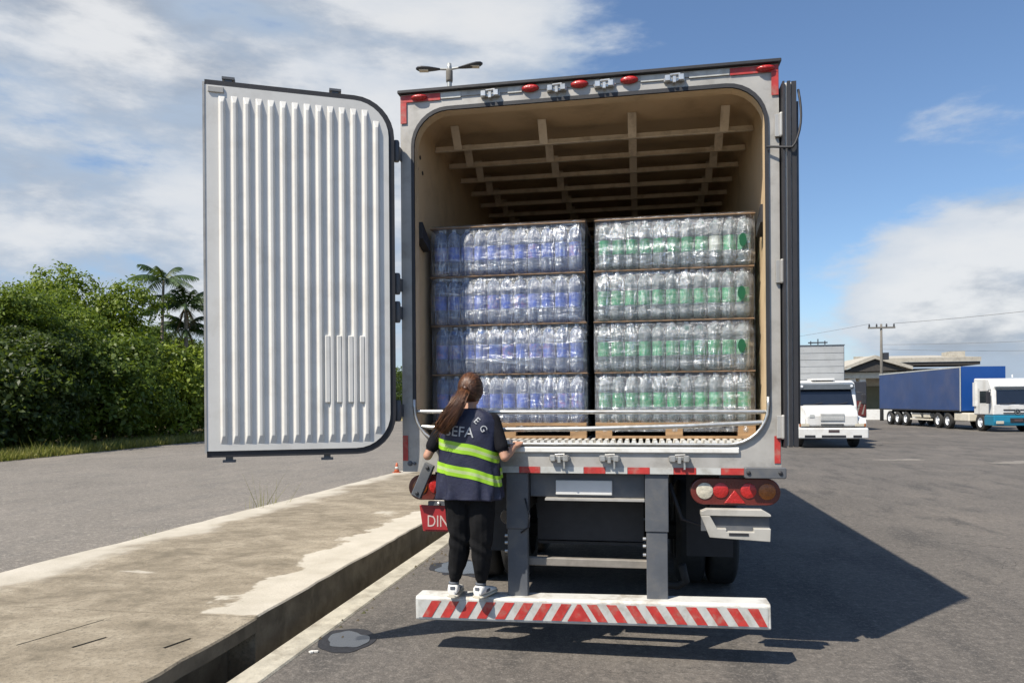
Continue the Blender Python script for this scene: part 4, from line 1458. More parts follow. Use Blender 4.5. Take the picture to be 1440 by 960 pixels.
def wrap_text(body_, size, cx_, cz_, rot, sx=1.0):
    me_ = text_mesh(body_, size, 0.0008)
    me_.transform(Matrix.Rotation(rot, 4, 'Z') @ Matrix.Scale(sx, 4, (1, 0, 0)))
    bm_ = bmesh.new(); bm_.from_mesh(me_)
    bmesh.ops.triangulate(bm_, faces=bm_.faces)
    bmesh.ops.subdivide_edges(bm_, edges=[e for e in bm_.edges if e.calc_length() > 0.012], cuts=2)
    for v in bm_.verts:
        x, z = cx_ + v.co.x, cz_ + v.co.y
        a, b_ = vab(z)
        dx = min(0.98, abs(x - PX) / a)
        th = math.atan2(-1, (x - PX) / a)
        v.co = (x, PY - b_ * (1 - dx ** VN) ** (1 / VN) - 0.0055 - v.co.z, z)
    bm_.to_mesh(me_); bm_.free()
    mesh_obj('vest_lettering', me_, 'letter_grey', vo)


wrap_text('SEFA', 0.098, -1.200, 1.548, R(-5), 0.98)
wrap_text('E', 0.062, -1.092, 1.638, R(-42))
wrap_text('G', 0.062, -1.052, 1.590, R(-62))

# hair: cap plus a wind-swept ponytail of strands
hair = MB()
ellipsoid(hair, hc + Vector((0, -0.014, 0.012)), 0.083, 0.094, 0.108, 24, Matrix.Rotation(R(-14), 3, 'X'))
tie = hc + Vector((-0.012, -0.108, 0.012))
rr = random.Random(3)
for k in range(230):                                   # strands drawn back over the skull
    a = rr.uniform(-math.pi * 0.72, math.pi * 0.72)    # start angle around the hairline, 0 = top
    st_ = Vector((math.sin(a) * 0.080, 0.035 + rr.uniform(-0.035, 0.01), 0.012 + math.cos(a) * 0.100))
    en = tie - hc + Vector((rr.uniform(-0.016, 0.016), 0.01, rr.uniform(-0.016, 0.016)))
    pts = []
    for i in range(9):
        t = i / 8
        q = st_.lerp(en, t)
        e = Vector((q.x / 0.083, (q.y + 0.014) / 0.094, (q.z - 0.012) / 0.108))
        ln = max(e.length, 1e-4)
        kk = (1.025 + rr.uniform(-0.004, 0.012)) / ln
        kk = kk * (1 - t ** 6) + max(1.0, kk) * t ** 6
        e = e * kk
        pts.append(hc + Vector((e.x * 0.083, e.y * 0.094 - 0.014, e.z * 0.108 + 0.012)))
    hair.tube(pts, [0.0026] * 7 + [0.002, 0.0015], 4, mi=1 if rr.random() < 0.25 else 0)
spine = [Vector(q) for q in ((tie.x, tie.y + 0.01, tie.z), (tie.x - 0.010, tie.y - 0.030, tie.z - 0.025), (-1.190, 4.690, 1.792), (-1.222, 4.668, 1.722), (-1.262, 4.668, 1.660), (-1.300, 4.672, 1.612), (-1.318, 4.676, 1.580))]
wid = [0.016, 0.024, 0.036, 0.046, 0.050, 0.046, 0.040]
hair.tube(spine, [x * 0.62 for x in wid], 10, squash=0.6)
for k in range(420):
    a = rr.uniform(0, 6.28); ra = math.sqrt(rr.random())
    n_ = len(spine) if rr.random() < 0.5 else len(spine) - 1
    dx, dz_ = math.cos(a) * ra, math.sin(a) * ra
    pts = []
    wob = rr.uniform(-0.022, 0.022)
    for i in range(n_):
        tn = (spine[min(i + 1, len(spine) - 1)] - spine[max(i - 1, 0)]).normalized()
        sdv = tn.cross(Vector((0, -1, 0))).normalized()
        q = spine[i] + sdv * dx * wid[i] * 1.05 + Vector((0, -1, 0)) * dz_ * wid[i] * 0.55 + sdv * wob * math.sin(i * 1.3 + k)
        pts.append(q)
    hair.tube(pts, [0.0026] * (n_ - 1) + [0.0006], 3, mi=1 if rr.random() < 0.5 else 0)
for k in range(70):                                    # flyaway strands
    a = rr.uniform(0, 6.28)
    o_ = Vector((math.cos(a), -0.3, math.sin(a))) * rr.uniform(0.03, 0.075)
    pts = [spine[i] + o_ * (i / 6) ** 1.3 + Vector((rr.uniform(-.006, .006), 0, rr.uniform(-.006, .006))) for i in range(rr.randint(4, 7))]
    hair.tube(pts, [0.0017] * (len(pts) - 1) + [0.0004], 3, mi=1)
hair.tube([tie + Vector((0, 0.006, 0)), tie + Vector((0, -0.012, -0.006))], 0.019, 10)
hme = bpy.data.meshes.new('hair')
hme.from_pydata(hair.v, [], hair.f)
for q in ('hair', 'hair_light'): hme.materials.append(M[q])
hme.polygons.foreach_set('material_index', hair.m)
hme.polygons.foreach_set('use_smooth', [True] * len(hme.polygons))
ho = bpy.data.objects.new('hair', hme); col.objects.link(ho); hang(ho, person)

# trainers
for (_, _, an, zs), yaw in zip(legs, (0.06, -0.30)):
    an = Vector(an)
    secs = [(-0.062, 0.026, 0.050), (-0.055, 0.036, 0.085), (-0.02, 0.040, 0.098), (0.03, 0.041, 0.078), (0.09, 0.045, 0.058), (0.14, 0.043, 0.046), (0.172, 0.030, 0.034), (0.180, 0.012, 0.022)]
    n = 14
    def ring_(y_, wd, h0, h1):
        out_ = []
        for k in range(n):
            a = 2 * math.pi * k / n
            out_.append((math.copysign(abs(math.cos(a)) ** 0.75, math.cos(a)) * wd, y_, h0 + (h1 - h0) * (0.5 + 0.5 * math.copysign(abs(math.sin(a)) ** 0.7, math.sin(a)))))
        return out_
    def loft(rings, name, mname, parent):
        m_ = MB()
        vs = [v for r_ in rings for v in r_]
        fs = [(j * n + k, j * n + (k + 1) % n, (j + 1) * n + (k + 1) % n, (j + 1) * n + k) for j in range(len(rings) - 1) for k in range(n)]
        fs += [tuple(range(n)), tuple((len(rings) - 1) * n + k for k in range(n))]
        m_.add(vs, fs)
        return m_.build(name, mname, parent, smooth=True, autos=60)
    up = loft([ring_(y_, wd, 0.018, h) for y_, wd, h in secs], 'shoe', 'shoe_white', person)
    up.matrix_parent_inverse = Matrix.Translation(-Vector(person.location))
    up.location = (an.x, an.y, zs + 0.004)
    up.rotation_euler.z = yaw
    loft([ring_(y_ * 1.03, wd + 0.004, 0.0, 0.022) for y_, wd, h in secs], 'sole', 'shoe_sole', up)
    MB().lathe([(0.034, 0.094), (0.038, 0.088), (0.037, 0.100), (0.034, 0.103)], (0, -0.012, 0), 16).build('collar', 'shoe_trim', up, smooth=True)
    MB().box(-0.017, 0.017, -0.0645, -0.056, 0.056, 0.080).build('heel_tab', 'shoe_trim', up, bevel=0.003)
    MB().box(-0.0435, 0.0435, 0.0, 0.05, 0.036, 0.056).build('side_stripe', 'shoe_trim', up, bevel=0.003)
# ------------------------------------------------------------------ vegetation
def leaf_mesh(name, lobes, n_cl, per, size, seed, flat=0.35, spread=0.30, down=0.0, aspect=0.55):
    rs = np.random.RandomState(seed)
    vol = np.array([l[1][0] * l[1][1] + l[1][0] * l[1][2] for l in lobes])
    pick = rs.choice(len(lobes), n_cl, p=vol / vol.sum())
    C = np.array([l[0] for l in lobes])[pick]
    A = np.array([l[1] for l in lobes])[pick]
    dirs = rs.normal(size=(n_cl, 3)); dirs /= np.linalg.norm(dirs, axis=1)[:, None]
    dirs[:, 2] = np.where(dirs[:, 2] < -0.5, -dirs[:, 2] * 0.6, dirs[:, 2])
    rad = 1 - np.abs(rs.normal(size=n_cl)) * 0.24
    rad += (rs.rand(n_cl) < 0.22) * rs.rand(n_cl) * 0.42
    cc = C + dirs * A * rad[:, None]
    cc = cc[cc[:, 2] > 0.12]
    m = len(cc)
    k = per
    base = np.repeat(cc, k, axis=0) + rs.normal(size=(m * k, 3)) * spread * np.array([1, 1, 0.7])
    dr = np.repeat(dirs[:m], k, axis=0)
    nrm = rs.normal(size=(m * k, 3)) * 0.55 + dr * 0.70 + np.array([0, 0, flat])
    nrm /= np.linalg.norm(nrm, axis=1)[:, None]
    u = np.cross(nrm, rs.normal(size=(m * k, 3))); u /= np.linalg.norm(u, axis=1)[:, None]
    v = np.cross(nrm, u)
    s = size * (0.6 + 0.8 * rs.rand(m * k))[:, None]
    P = np.empty((m * k, 4, 3))
    P[:, 0] = base - u * s
    P[:, 1] = base + v * s * aspect + nrm * s * 0.15
    P[:, 2] = base + u * s - np.array([0, 0, 1]) * s * 0.25
    P[:, 3] = base - v * s * aspect + nrm * s * 0.15
    P = P.reshape(-1, 3)
    P[:, 2] = np.maximum(P[:, 2], 0.02)
    me = bpy.data.meshes.new(name)
    me.vertices.add(len(P)); me.vertices.foreach_set('co', P.reshape(-1))
    q = len(P) // 4
    me.loops.add(q * 4); me.loops.foreach_set('vertex_index', np.arange(q * 4, dtype=np.int32))
    me.polygons.add(q)
    me.polygons.foreach_set('loop_start', np.arange(q, dtype=np.int32) * 4)
    me.polygons.foreach_set('loop_total', np.full(q, 4, dtype=np.int32))
    me.update(calc_edges=True)
    return me


def trunk_mesh(h, r0, seed, limbs=6, lobes=None):
    rr = random.Random(seed)
    m_ = MB()
    pts = [(0.1 * h * 0.08 * math.sin(i * 1.3 + seed), 0.08 * h * 0.08 * math.cos(i * 1.7 + seed), h * i / 6) for i in range(7)]
    m_.tube(pts, [r0 * (1.25 - 0.9 * i / 6) for i in range(7)], 9)
    for q in (lobes or [])[:limbs]:
        st_ = Vector(pts[rr.randint(2, 5)])
        en = Vector(q[0])
        mid = st_.lerp(en, 0.5) + Vector((rr.uniform(-.2, .2), rr.uniform(-.2, .2), 0.25))
        m_.tube([st_, mid, en], [r0 * 0.45, r0 * 0.3, r0 * 0.1], 6)
    me = bpy.data.meshes.new('trunk')
    me.from_pydata(m_.v, [], m_.f)
    me.polygons.foreach_set('use_smooth', [True] * len(me.polygons))
    return me


def rand_lobes(n, R_, h0, h1, seed, lr=(0.9, 1.6)):
    rr = random.Random(seed)
    out_ = []
    for i in range(n):
        t = (i + 0.5) / n
        z = h0 + (h1 - h0) * t
        k = R_ * (0.55 + 0.6 * math.sin(math.pi * (0.25 + 0.62 * t)))
        a = i * 2.4 + rr.random()
        rad = k * rr.uniform(0.35, 0.8)
        r_ = rr.uniform(*lr)
        out_.append(((math.cos(a) * rad, math.sin(a) * rad, z), (r_ * 1.15, r_ * 1.15, r_ * 0.8)))
    return out_


KINDS = []
for sd_, R_, h0, h1, n, lf, lr, ncl in ((1, 2.6, 1.3, 6.5, 12, 'leaf_dark', (0.9, 1.7), 520), (2, 2.7, 1.6, 6.3, 11, 'leaf_mid', (0.9, 1.7), 520),
                                        (3, 2.5, 1.2, 5.9, 12, 'leaf_bright', (0.9, 1.6), 520), (4, 2.2, 1.2, 7.0, 12, 'leaf_mid', (0.8, 1.5), 500)):
    lobes = rand_lobes(n, R_, h0, h1, sd_, lr)
    cm = leaf_mesh('crown', lobes, int(ncl * 1.8), 28, 0.085, sd_, spread=0.17)
    cm.materials.append(M[lf])
    tm = trunk_mesh(h1 * 0.85, 0.17, sd_, 9, lobes)
    tm.materials.append(M['bark'])
    KINDS.append((cm, tm))
SHR = []
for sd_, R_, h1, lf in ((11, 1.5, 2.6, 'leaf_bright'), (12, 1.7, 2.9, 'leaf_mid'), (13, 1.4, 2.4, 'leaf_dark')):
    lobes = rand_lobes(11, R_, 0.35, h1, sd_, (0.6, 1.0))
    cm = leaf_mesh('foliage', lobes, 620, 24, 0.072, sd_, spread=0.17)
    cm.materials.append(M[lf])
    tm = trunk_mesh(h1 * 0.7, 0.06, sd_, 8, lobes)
    tm.materials.append(M['bark'])
    SHR.append((cm, tm))


def plant(kind, x, y, s, rz, label, name, cat, group=None, zs=1.0, pn='crown', recolor=None):
    cm, tm = kind
    t = thing(name, label, cat, (x, y, -0.01), group)
    t.rotation_euler.z = rz
    t.scale = (s, s, s * zs)
    if recolor:
        cm = cm.copy(); cm.materials.clear(); cm.materials.append(M[recolor])
    for nm, me in ((pn, cm), ('trunk' if pn == 'crown' else 'stem', tm)):
        o = bpy.data.objects.new(nm, me)
        col.objects.link(o); o.parent = t
    return t


G1 = 'trees at the edge of the wood'
trees = [
    (1, -26.2, 26.2, 1.00, 0.3, 'tall tree with light green top at the far left edge of the photo', 0.93),
    (1, -27.3, 27.8, 1.02, 1.9, 'leafy tree just right of the tall tree at the left edge', 0.92),
    (0, -24.4, 25.9, 0.80, 2.6, 'low dark tree with black shade beneath at the left of the road', 0.90),
    (2, -28.4, 33.0, 1.16, 0.9, 'broad bright green tree in the middle of the wood left of the door', 1.12),
    (1, -26.0, 31.4, 0.92, 4.0, 'dark leafy tree below the broad bright green tree', 0.85),
    (3, -29.8, 38.2, 1.08, 2.2, 'rounded green tree just left of the two palms', 0.84),
    (1, -28.3, 41.8, 0.95, 5.1, 'green tree behind the palms beside the open truck door', 0.90),
]
for k, x, y, s, rz, lb, zs in trees: plant(KINDS[k], x, y, s, rz, lb, 'broadleaf_tree', 'tree', G1, zs)
G2 = 'shrubs along the roadside verge'
shrubs = [
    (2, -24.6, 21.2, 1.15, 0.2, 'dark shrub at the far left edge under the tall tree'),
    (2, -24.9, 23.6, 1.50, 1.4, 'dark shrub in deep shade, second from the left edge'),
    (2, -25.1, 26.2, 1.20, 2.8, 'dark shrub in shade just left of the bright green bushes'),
    (1, -25.1, 28.9, 1.60, 4.4, 'mid green bush, leftmost of the sunlit roadside bushes'),
    (0, -25.5, 31.6, 1.25, 0.7, 'yellow green bush in the middle of the sunlit roadside bushes'),
    (0, -25.8, 34.3, 1.65, 3.3, 'bright bush below the palms close to the truck door'),
    (1, -26.1, 37.2, 1.40, 5.2, 'green bush partly hidden behind the edge of the truck door'),
]
for k, x, y, s, rz, lb in shrubs: plant(SHR[k], x, y, s, rz, lb, 'roadside_bush', 'bush', G2, pn='foliage')

# the wood behind and beyond, one mass
rs = random.Random(99)
lob = []
for y in np.arange(12, 110, 2.6):
    for row in (0, 1, 2):
        if y < 46 and row == 0: continue
        X = -27.5 - row * 3.6 - (y - 12) * 0.06 + rs.uniform(-1, 1)
        for q in range(4):
            lob.append(((X + rs.uniform(-1.5, 1.5), y + rs.uniform(-1.4, 1.4), 1.2 + q * 1.35 + rs.uniform(-.4, .4)), (1.7, 1.7, 1.2)))
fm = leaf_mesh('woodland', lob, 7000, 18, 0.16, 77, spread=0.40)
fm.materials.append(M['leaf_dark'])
o = bpy.data.objects.new('woodland', fm); col.objects.link(o)
tag(o, 'dense green woodland massed behind the roadside trees', 'woodland', kind='stuff')


def palm(x, y, h, r, nf, fl, seed, label, lean=(0, 0), dead=True):
    rr = random.Random(seed)
    t = thing('palm_tree', label, 'palm', (x, y, 0), 'palms above the wood')
    pts = [(lean[0] * (i / 8) ** 1.5, lean[1] * (i / 8) ** 1.5, h * i / 8) for i in range(9)]
    MB().tube(pts, [r * (1.3 - 0.5 * i / 8) for i in range(9)], 8).build('trunk', 'palm_bark', t, smooth=True)
    top = Vector(pts[-1])
    for k in range(nf):
        a = 2 * math.pi * k / nf + rr.uniform(-.25, .25)
        el = (0.1, 0.55, 1.05, 0.3, 0.8)[k % 5] + rr.uniform(-.12, .12)
        m_ = MB()
        mid = []
        n = 9
        for i in range(n + 1):
            s_ = i / n
            rr_ = fl * (s_ * math.cos(el) + 0.10 * s_ ** 2)
            zz = fl * (s_ * math.sin(el) - 0.42 * s_ ** 2.4)
            mid.append(top + Vector((math.cos(a) * rr_, math.sin(a) * rr_, zz)))
        m_.tube(mid, [0.03 * (1 - 0.8 * i / n) for i in range(n + 1)], 4)
        sdv = Vector((-math.sin(a), math.cos(a), 0))
        for i in range(1, 27):
            s_ = 0.12 + 0.88 * i / 27
            j = min(int(s_ * n), n - 1)
            q = mid[j].lerp(mid[j + 1], s_ * n - j)
            tn = (mid[j + 1] - mid[j]).normalized()
            ll = fl * 0.32 * math.sin(math.pi * min(1, 0.18 + s_ * 0.75))
            for sg in (-1, 1):
                tip = q + sdv * sg * ll * 0.8 + tn * ll * 0.5 + Vector((0, 0, -ll * rr.uniform(0.5, 0.95)))
                wv = tn * 0.045
                m_.add([q - wv, q + wv, tip], [(0, 1, 2)])
        me_ = bpy.data.meshes.new('frond')
        me_.from_pydata(m_.v, [], m_.f)
        me_.materials.append(M['leaf_palm'])
        o_ = bpy.data.objects.new('frond', me_); col.objects.link(o_); o_.parent = t
    if dead:
        for k in range(4):
            a = rr.random() * 6.28
            m_ = MB()
            for q in range(10):
                b_ = top + Vector((math.cos(a) * 0.1, math.sin(a) * 0.1, -0.1))
                m_.add([b_, b_ + Vector((0.05, 0, 0)), b_ + Vector((math.cos(a) * rr.uniform(.2, .6), math.sin(a) * rr.uniform(.2, .6), -rr.uniform(.6, 1.5)))], [(0, 1, 2)])
            me_ = bpy.data.meshes.new('dead_frond')
            me_.from_pydata(m_.v, [], m_.f)
            me_.materials.append(M['dead_frond'])
            o_ = bpy.data.objects.new('dead_frond', me_); col.objects.link(o_); o_.parent = t


palm(-27.0, 37.2, 8.9, 0.085, 11, 2.0, 1, 'slender palm with a sparse crown rising highest above the wood', (0.15, 0.1), False)
palm(-25.9, 38.0, 7.5, 0.12, 15, 2.3, 2, 'fuller palm with hanging dead fronds beside the open truck door', (-0.1, 0.1))
palm(-26.6, 38.9, 6.3, 0.10, 12, 1.9, 3, 'short dark palm between the slender palm and the fuller palm', (0.05, 0))


def grass(name, n, fx, hmin, hmax, wd, seed, mname='grass_blade'):
    rs_ = np.random.RandomState(seed)
    base = fx(rs_, n)
    h = hmin + (hmax - hmin) * rs_.rand(n) ** 2
    a = rs_.rand(n) * 6.28
    ln = rs_.normal(size=(n, 2)) * 0.35
    P = np.empty((n, 3, 3))
    off = np.stack([np.cos(a), np.sin(a), np.zeros(n)], 1) * wd
    P[:, 0] = base - off; P[:, 1] = base + off
    P[:, 2] = base + np.stack([ln[:, 0] * h, ln[:, 1] * h, h], 1)
    me = bpy.data.meshes.new(name)
    me.vertices.add(n * 3); me.vertices.foreach_set('co', P.reshape(-1))
    me.loops.add(n * 3); me.loops.foreach_set('vertex_index', np.arange(n * 3, dtype=np.int32))
    me.polygons.add(n)
    me.polygons.foreach_set('loop_start', np.arange(n, dtype=np.int32) * 3)
    me.polygons.foreach_set('loop_total', np.full(n, 3, dtype=np.int32))
    me.update(calc_edges=True)
    return mesh_obj(name, me, mname)


def verge(rs_, n):
    y = 14 + rs_.rand(n) * 34
    e = -15.9 - 10.3 * (y + 40) / 135
    x = e + 0.15 - rs_.rand(n) ** 1.3 * 2.9
    return np.stack([x, y, np.full(n, -0.01)], 1)


o = grass('verge_grass', 26000, verge, 0.10, 0.42, 0.022, 5)
tag(o, 'dry yellow green grass along the far edge of the road', 'grass', kind='stuff')
for x, y, n, hh, lb in ((-6.06, 8.15, 90, 0.28, 'small green weed tuft at the road side of the pavement'),
                        (-5.85, 10.6, 34, 0.85, 'thin dry grass stalks growing at the pavement edge below the door'),
                        (-5.95, 9.5, 30, 0.10, 'tiny weed in the joint between road and pavement')):
    o = grass('weed_tuft', n, lambda r_, m_, x=x, y=y: np.stack([x + r_.normal(size=m_) * 0.09, y + r_.normal(size=m_) * 0.14, np.full(m_, -0.02)], 1), hh * 0.3, hh, 0.006, int(y * 10))
    tag(o, lb, 'weed')
o = grass('weed_tuft', 70, lambda r_, m_: np.stack([-21.0 + r_.normal(size=m_) * 0.3, 22.4 + r_.normal(size=m_) * 0.3, np.zeros(m_)], 1), 0.3, 0.85, 0.025, 55)
tag(o, 'tall grass clump on the verge in front of the dark shrubs', 'grass', kind='stuff')

# ------------------------------------------------------------------ street lamp, cone
lamp = thing('street_lamp', 'double arm street lamp rising behind the truck roof', 'lamp', (-4.50, 17.0, 0.2), world=True)
MB().lathe([(0.10, 0.2), (0.085, 3.0), (0.06, 9.9), (0.05, 10.0)], (-4.50, 17.0, 0), 12).build('pole', 'galvanised', lamp, smooth=True)
MB().lathe([(0.075, 9.55), (0.085, 9.6), (0.085, 9.8), (0.075, 9.85)], (-4.50, 17.0, 0), 12).build('collar', 'pole_concrete', lamp, smooth=True)
for s, rise, ln in ((-1, 0.02, 0.50), (1, 0.12, 0.52)):
    ax = Vector((s * 0.985, 0.17 * s, 0))
    p0_ = Vector((-4.50, 17.0, 9.86))
    MB().tube([p0_, p0_ + ax * 0.22 + Vector((0, 0, rise * 0.3))], 0.028, 8).build('arm', 'galvanised', lamp)
    vs, fs = [], []
    n = 12
    prof = [(0.20, 0.02, 0.02), (0.32, 0.07, 0.03), (0.50, 0.115, 0.045), (0.66, 0.13, 0.05), (0.76, 0.10, 0.04), (0.81, 0.03, 0.02)]
    pv_ = Vector((-ax.y, ax.x, 0))
    for (l, wd, hh) in prof:
        c_ = p0_ + ax * l + Vector((0, 0, rise * l * 1.4))
        for k in range(n):
            a = 2 * math.pi * k / n
            vs.append(c_ + pv_ * math.cos(a) * wd + Vector((0, 0, math.sin(a) * hh)))
    for j in range(len(prof) - 1):
        for k in range(n):
            fs.append((j * n + k, j * n + (k + 1) % n, (j + 1) * n + (k + 1) % n, (j + 1) * n + k))
    fs += [tuple(range(n)), tuple((len(prof) - 1) * n + k for k in range(n))]
    hd_ = MB().add(vs, fs).build('lamp_head', 'lamp_dark', lamp, smooth=True)
    c_ = p0_ + ax * 0.62 + Vector((0, 0, rise * 0.62 * 1.4 - 0.048))
    MB().obox(c_, (0.22, 0.15, 0.012), Matrix.Rotation(math.atan2(ax.y, ax.x), 3, 'Z')).build('lens', 'lens_clear', hd_)

cn = thing('traffic_cone', 'small orange traffic cone on the pavement behind the truck corner', 'cone', (-5.52, 15.9, 0.19))
cn.scale = (0.5, 0.5, 0.5)
MB().lathe([(0.13, 0.03), (0.10, 0.12), (0.055, 0.36), (0.03, 0.45)], n=14).build('body', 'cone_orange', cn, smooth=True)
MB().box(-0.16, 0.16, -0.16, 0.16, 0, 0.03).build('base', 'cone_orange', cn)
MB().lathe([(0.096, 0.16), (0.072, 0.27)], n=14).build('band', 'tape_white', cn, smooth=True)

# ------------------------------------------------------------------ white truck facing the camera
wt = thing('parked_truck', 'white short nosed box truck facing the camera, parked beyond the open door', 'truck', (7.05, 28.6, 0), rz=0.0)
def wb(nm, x0, x1, y0, y1, z0, z1, m_, par=wt, bev=0.02, segs=2): return MB().box(x0, x1, y0, y1, z0, z1).build(nm, m_, par, bevel=bev, segs=segs)
cabw = MB().prism([(0.75, 0.75), (0.80, 1.55), (1.10, 2.46), (1.45, 2.56), (2.6, 2.56), (2.6, 0.75)], -1.10, 1.10, 'YZ').build('cab', 'truck_white', wt, bevel=0.06, segs=3)
MB().add([(-0.98, 0.795, 1.60), (0.98, 0.795, 1.60), (0.92, 1.005, 2.24), (-0.92, 1.005, 2.24)], [(0, 1, 2, 3)]).build('windscreen', 'dark_glass', cabw)
MB().prism([(0.83, 2.20), (0.80, 2.40), (1.06, 2.47), (1.08, 2.44)], -1.0, 1.0, 'YZ').build('sun_visor', 'visor_grey', cabw, bevel=0.01)
for x in (-0.9, 0.9): MB().lathe([(0.05, 0), (0.05, 0.02)], (x, 0.79, 2.33), 8, 'Y').build('visor_lamp', 'cap_white', cabw)
for x0, x1 in ((-0.85, -0.15), (0.05, 0.75)):
    MB().tube([(x0, 0.80, 1.62), ((x0 + x1) / 2, 0.775, 1.63), (x1, 0.79, 1.70)], 0.012, 5).build('wiper', 'rubber', cabw)
for s_ in (-1, 1):
    MB().box(s_ * 1.103 - 0.003, s_ * 1.103 + 0.003, 1.02, 1.035, 0.95, 2.35).build('door_seam', 'rubber', cabw)
    MB().box(s_ * 1.103 - 0.003, s_ * 1.103 + 0.003, 2.02, 2.035, 0.95, 2.35).build('door_seam', 'rubber', cabw)
wb('roof_hatch', -0.45, 0.40, 1.2, 2.0, 2.56, 2.64, 'truck_white', cabw)
hood = MB().prism([(0.0, 0.80), (-0.02, 1.20), (0.10, 1.42), (0.74, 1.62), (0.745, 0.80)], -0.92, 0.92, 'YZ').build('hood', 'truck_white', wt, bevel=0.07, segs=3)
gr = wb('grille', -0.42, 0.42, -0.045, -0.022, 1.02, 1.30, 'grille_grey', hood, 0.01)
for k in range(5): wb('grille_bar', -0.40, 0.40, -0.058, -0.0455, 1.05 + k * 0.05, 1.065 + k * 0.05, 'truck_white', gr, 0.002, 1)
wb('air_slot', -0.40, 0.40, -0.03, -0.004, 0.86, 0.905, 'rubber', hood, 0.006)
wb('emblem', -0.93 + 0.12, -0.93 + 0.30, -0.034, -0.016, 1.14, 1.26, 'grille_grey', hood, 0.01)
for s in (-1, 1):
    fe = MB().prism([(0.02, 0.68), (0.0, 0.95), (0.12, 1.10), (0.95, 1.20), (1.5, 1.0), (1.5, 0.9), (1.28, 0.98), (0.75, 0.98), (0.55, 0.68)], s * 0.93, s * 1.20, 'YZ').build('fender', 'truck_white', wt, bevel=0.03, segs=2)
    hl = wb('headlight', s * 0.96 - 0.16, s * 0.96 + 0.16, -0.012, 0.02, 0.80, 0.92, 'lens_clear', wt, 0.02)
    wb('indicator', s * 1.14 - 0.03, s * 1.14 + 0.03, -0.02, 0.0, 0.80, 0.92, 'lens_amber', wt, 0.01)
    wheel(s * 1.0, 1.02, 0.48, 0.27, wt, side=s)
    for yy in (6.6, 7.8):
        wheel(s * 1.02, yy, 0.48, 0.27, wt, side=s)
    mr = wb('mirror', s * 1.34 - 0.09, s * 1.34 + 0.09, 0.78, 0.86, 1.62, 2.02, 'rubber', wt, 0.03)
    MB().tube([(s * 1.11, 0.95, 2.1), (s * 1.34, 0.84, 2.06), (s * 1.34, 0.84, 1.58), (s * 1.11, 0.95, 1.5)], 0.015, 6).build('mirror_arm', 'rubber', mr)
    MB().box(s * 1.104 - 0.004, s * 1.104 + 0.004, 1.15, 1.9, 1.62, 2.25).build('side_window', 'dark_glass', cabw)
bmw = wb('bumper', -1.24, 1.24, -0.12, 0.25, 0.36, 0.76, 'truck_white', wt, 0.05, 3)
for x0, x1 in ((-1.0, -0.62), (-0.40, 0.45), (0.70, 1.0)): wb('air_slot', x0, x1, -0.126, -0.110, 0.40, 0.49, 'rubber', bmw, 0.004)
wb('front_plate', -0.16, 0.22, -0.132, -0.121, 0.59, 0.69, 'number_plate', bmw, 0.004)
wb('bumper_gap', -1.1, 1.15, -0.06, -0.0, 0.761, 0.785, 'rubber', wt, 0.002)
bx = wb('cargo_box', -1.30, 1.16, 2.75, 9.2, 0.95, 4.02, 'grey_box', wt, 0.015, 1)
for k in range(11): wb('box_plank', -1.28, 1.14, 2.735, 2.7495, 0.98 + k * 0.274, 1.235 + k * 0.274, 'grey_box', bx, 0.008, 1)
wb('box_top_rail', -1.32, 1.18, 2.72, 2.79, 4.021, 4.06, 'visor_grey', bx, 0.005, 1)
rk = MB().tube([(-0.2, 2.9, 4.16), (0.55, 2.9, 4.16)], 0.03, 6)
for x in (-0.1, 0.18, 0.45): rk.tube([(x, 2.9, 4.06), (x, 2.9, 4.19 + (0.12 if x == 0.18 else 0.04))], 0.022, 6)
rk.build('roof_fitting', 'lamp_dark', bx)
wb('chassis', -0.5, 0.5, 0.4, 9.0, 0.62, 0.93, 'chassis_black', wt, 0.0)

# dark truck with chevrons behind it
dt = thing('chevron_truck', 'dark vehicle rear with red and white chevrons just right of the white truck', 'truck', (12.05, 46.0, 0))
MB().box(-1.25, 1.22, 0, 6, 0.75, 2.9).build('cargo_body', 'lamp_dark', dt, bevel=0.03)
cv = MB().box(-1.2, 1.18, -0.02, -0.001, 0.85, 1.75).build('chevron_board', 'lamp_housing', dt)  # shade is put into the dark red board and greyed chevrons
for i in range(7):
    x = -1.0 + i * 0.32
    poly = [(x, 0.95), (x + 0.10, 0.95), (x + 0.32, 1.70), (x + 0.22, 1.70)]
    MB().prism([(min(max(a, -1.19), 1.17), b_) for a, b_ in poly], -0.026, -0.0205, 'XZ').build('chevron', 'worn_bar', cv)
for s in (-1, 1):
    wheel(s * 1.0, 1.2, 0.48, 0.3, dt, side=s)
    wheel(s * 1.0, 4.9, 0.48, 0.3, dt, side=s)

# ------------------------------------------------------------------ blue curtain trailer and its tractor
ar = thing('articulated_truck', 'articulated truck with blue curtain trailer and white and teal cab on the right', 'truck', (20.15, 43.4, 0), rz=R(4.0))
LX = 1.25
tr = MB().box(-LX, LX, 3.4, 15.4, 1.10, 3.72).build('trailer_body', 'curtain_blue', ar, bevel=0.03, segs=2)
MB().box(-LX - 0.012, -LX + 0.02, 3.38, 15.42, 3.66, 3.745).build('top_rail', 'grille_grey', tr, bevel=0.006)
MB().box(-LX - 0.010, -LX - 0.001, 3.36, 3.48, 1.08, 3.655).build('corner_post', 'grille_grey', tr)
MB().box(-LX + 0.03, LX - 0.02, 3.36, 3.399, 1.12, 3.73).build('bulkhead', 'bright_blue', tr)
MB().box(-LX - 0.015, -LX - 0.001, 3.5, 15.4, 1.08, 1.16).build('side_rail', 'chassis_black', tr)
MB().box(-0.2, 0.35, 3.30, 3.359, 3.50, 3.66).build('lettering_panel', 'tape_white', tr) if False else None
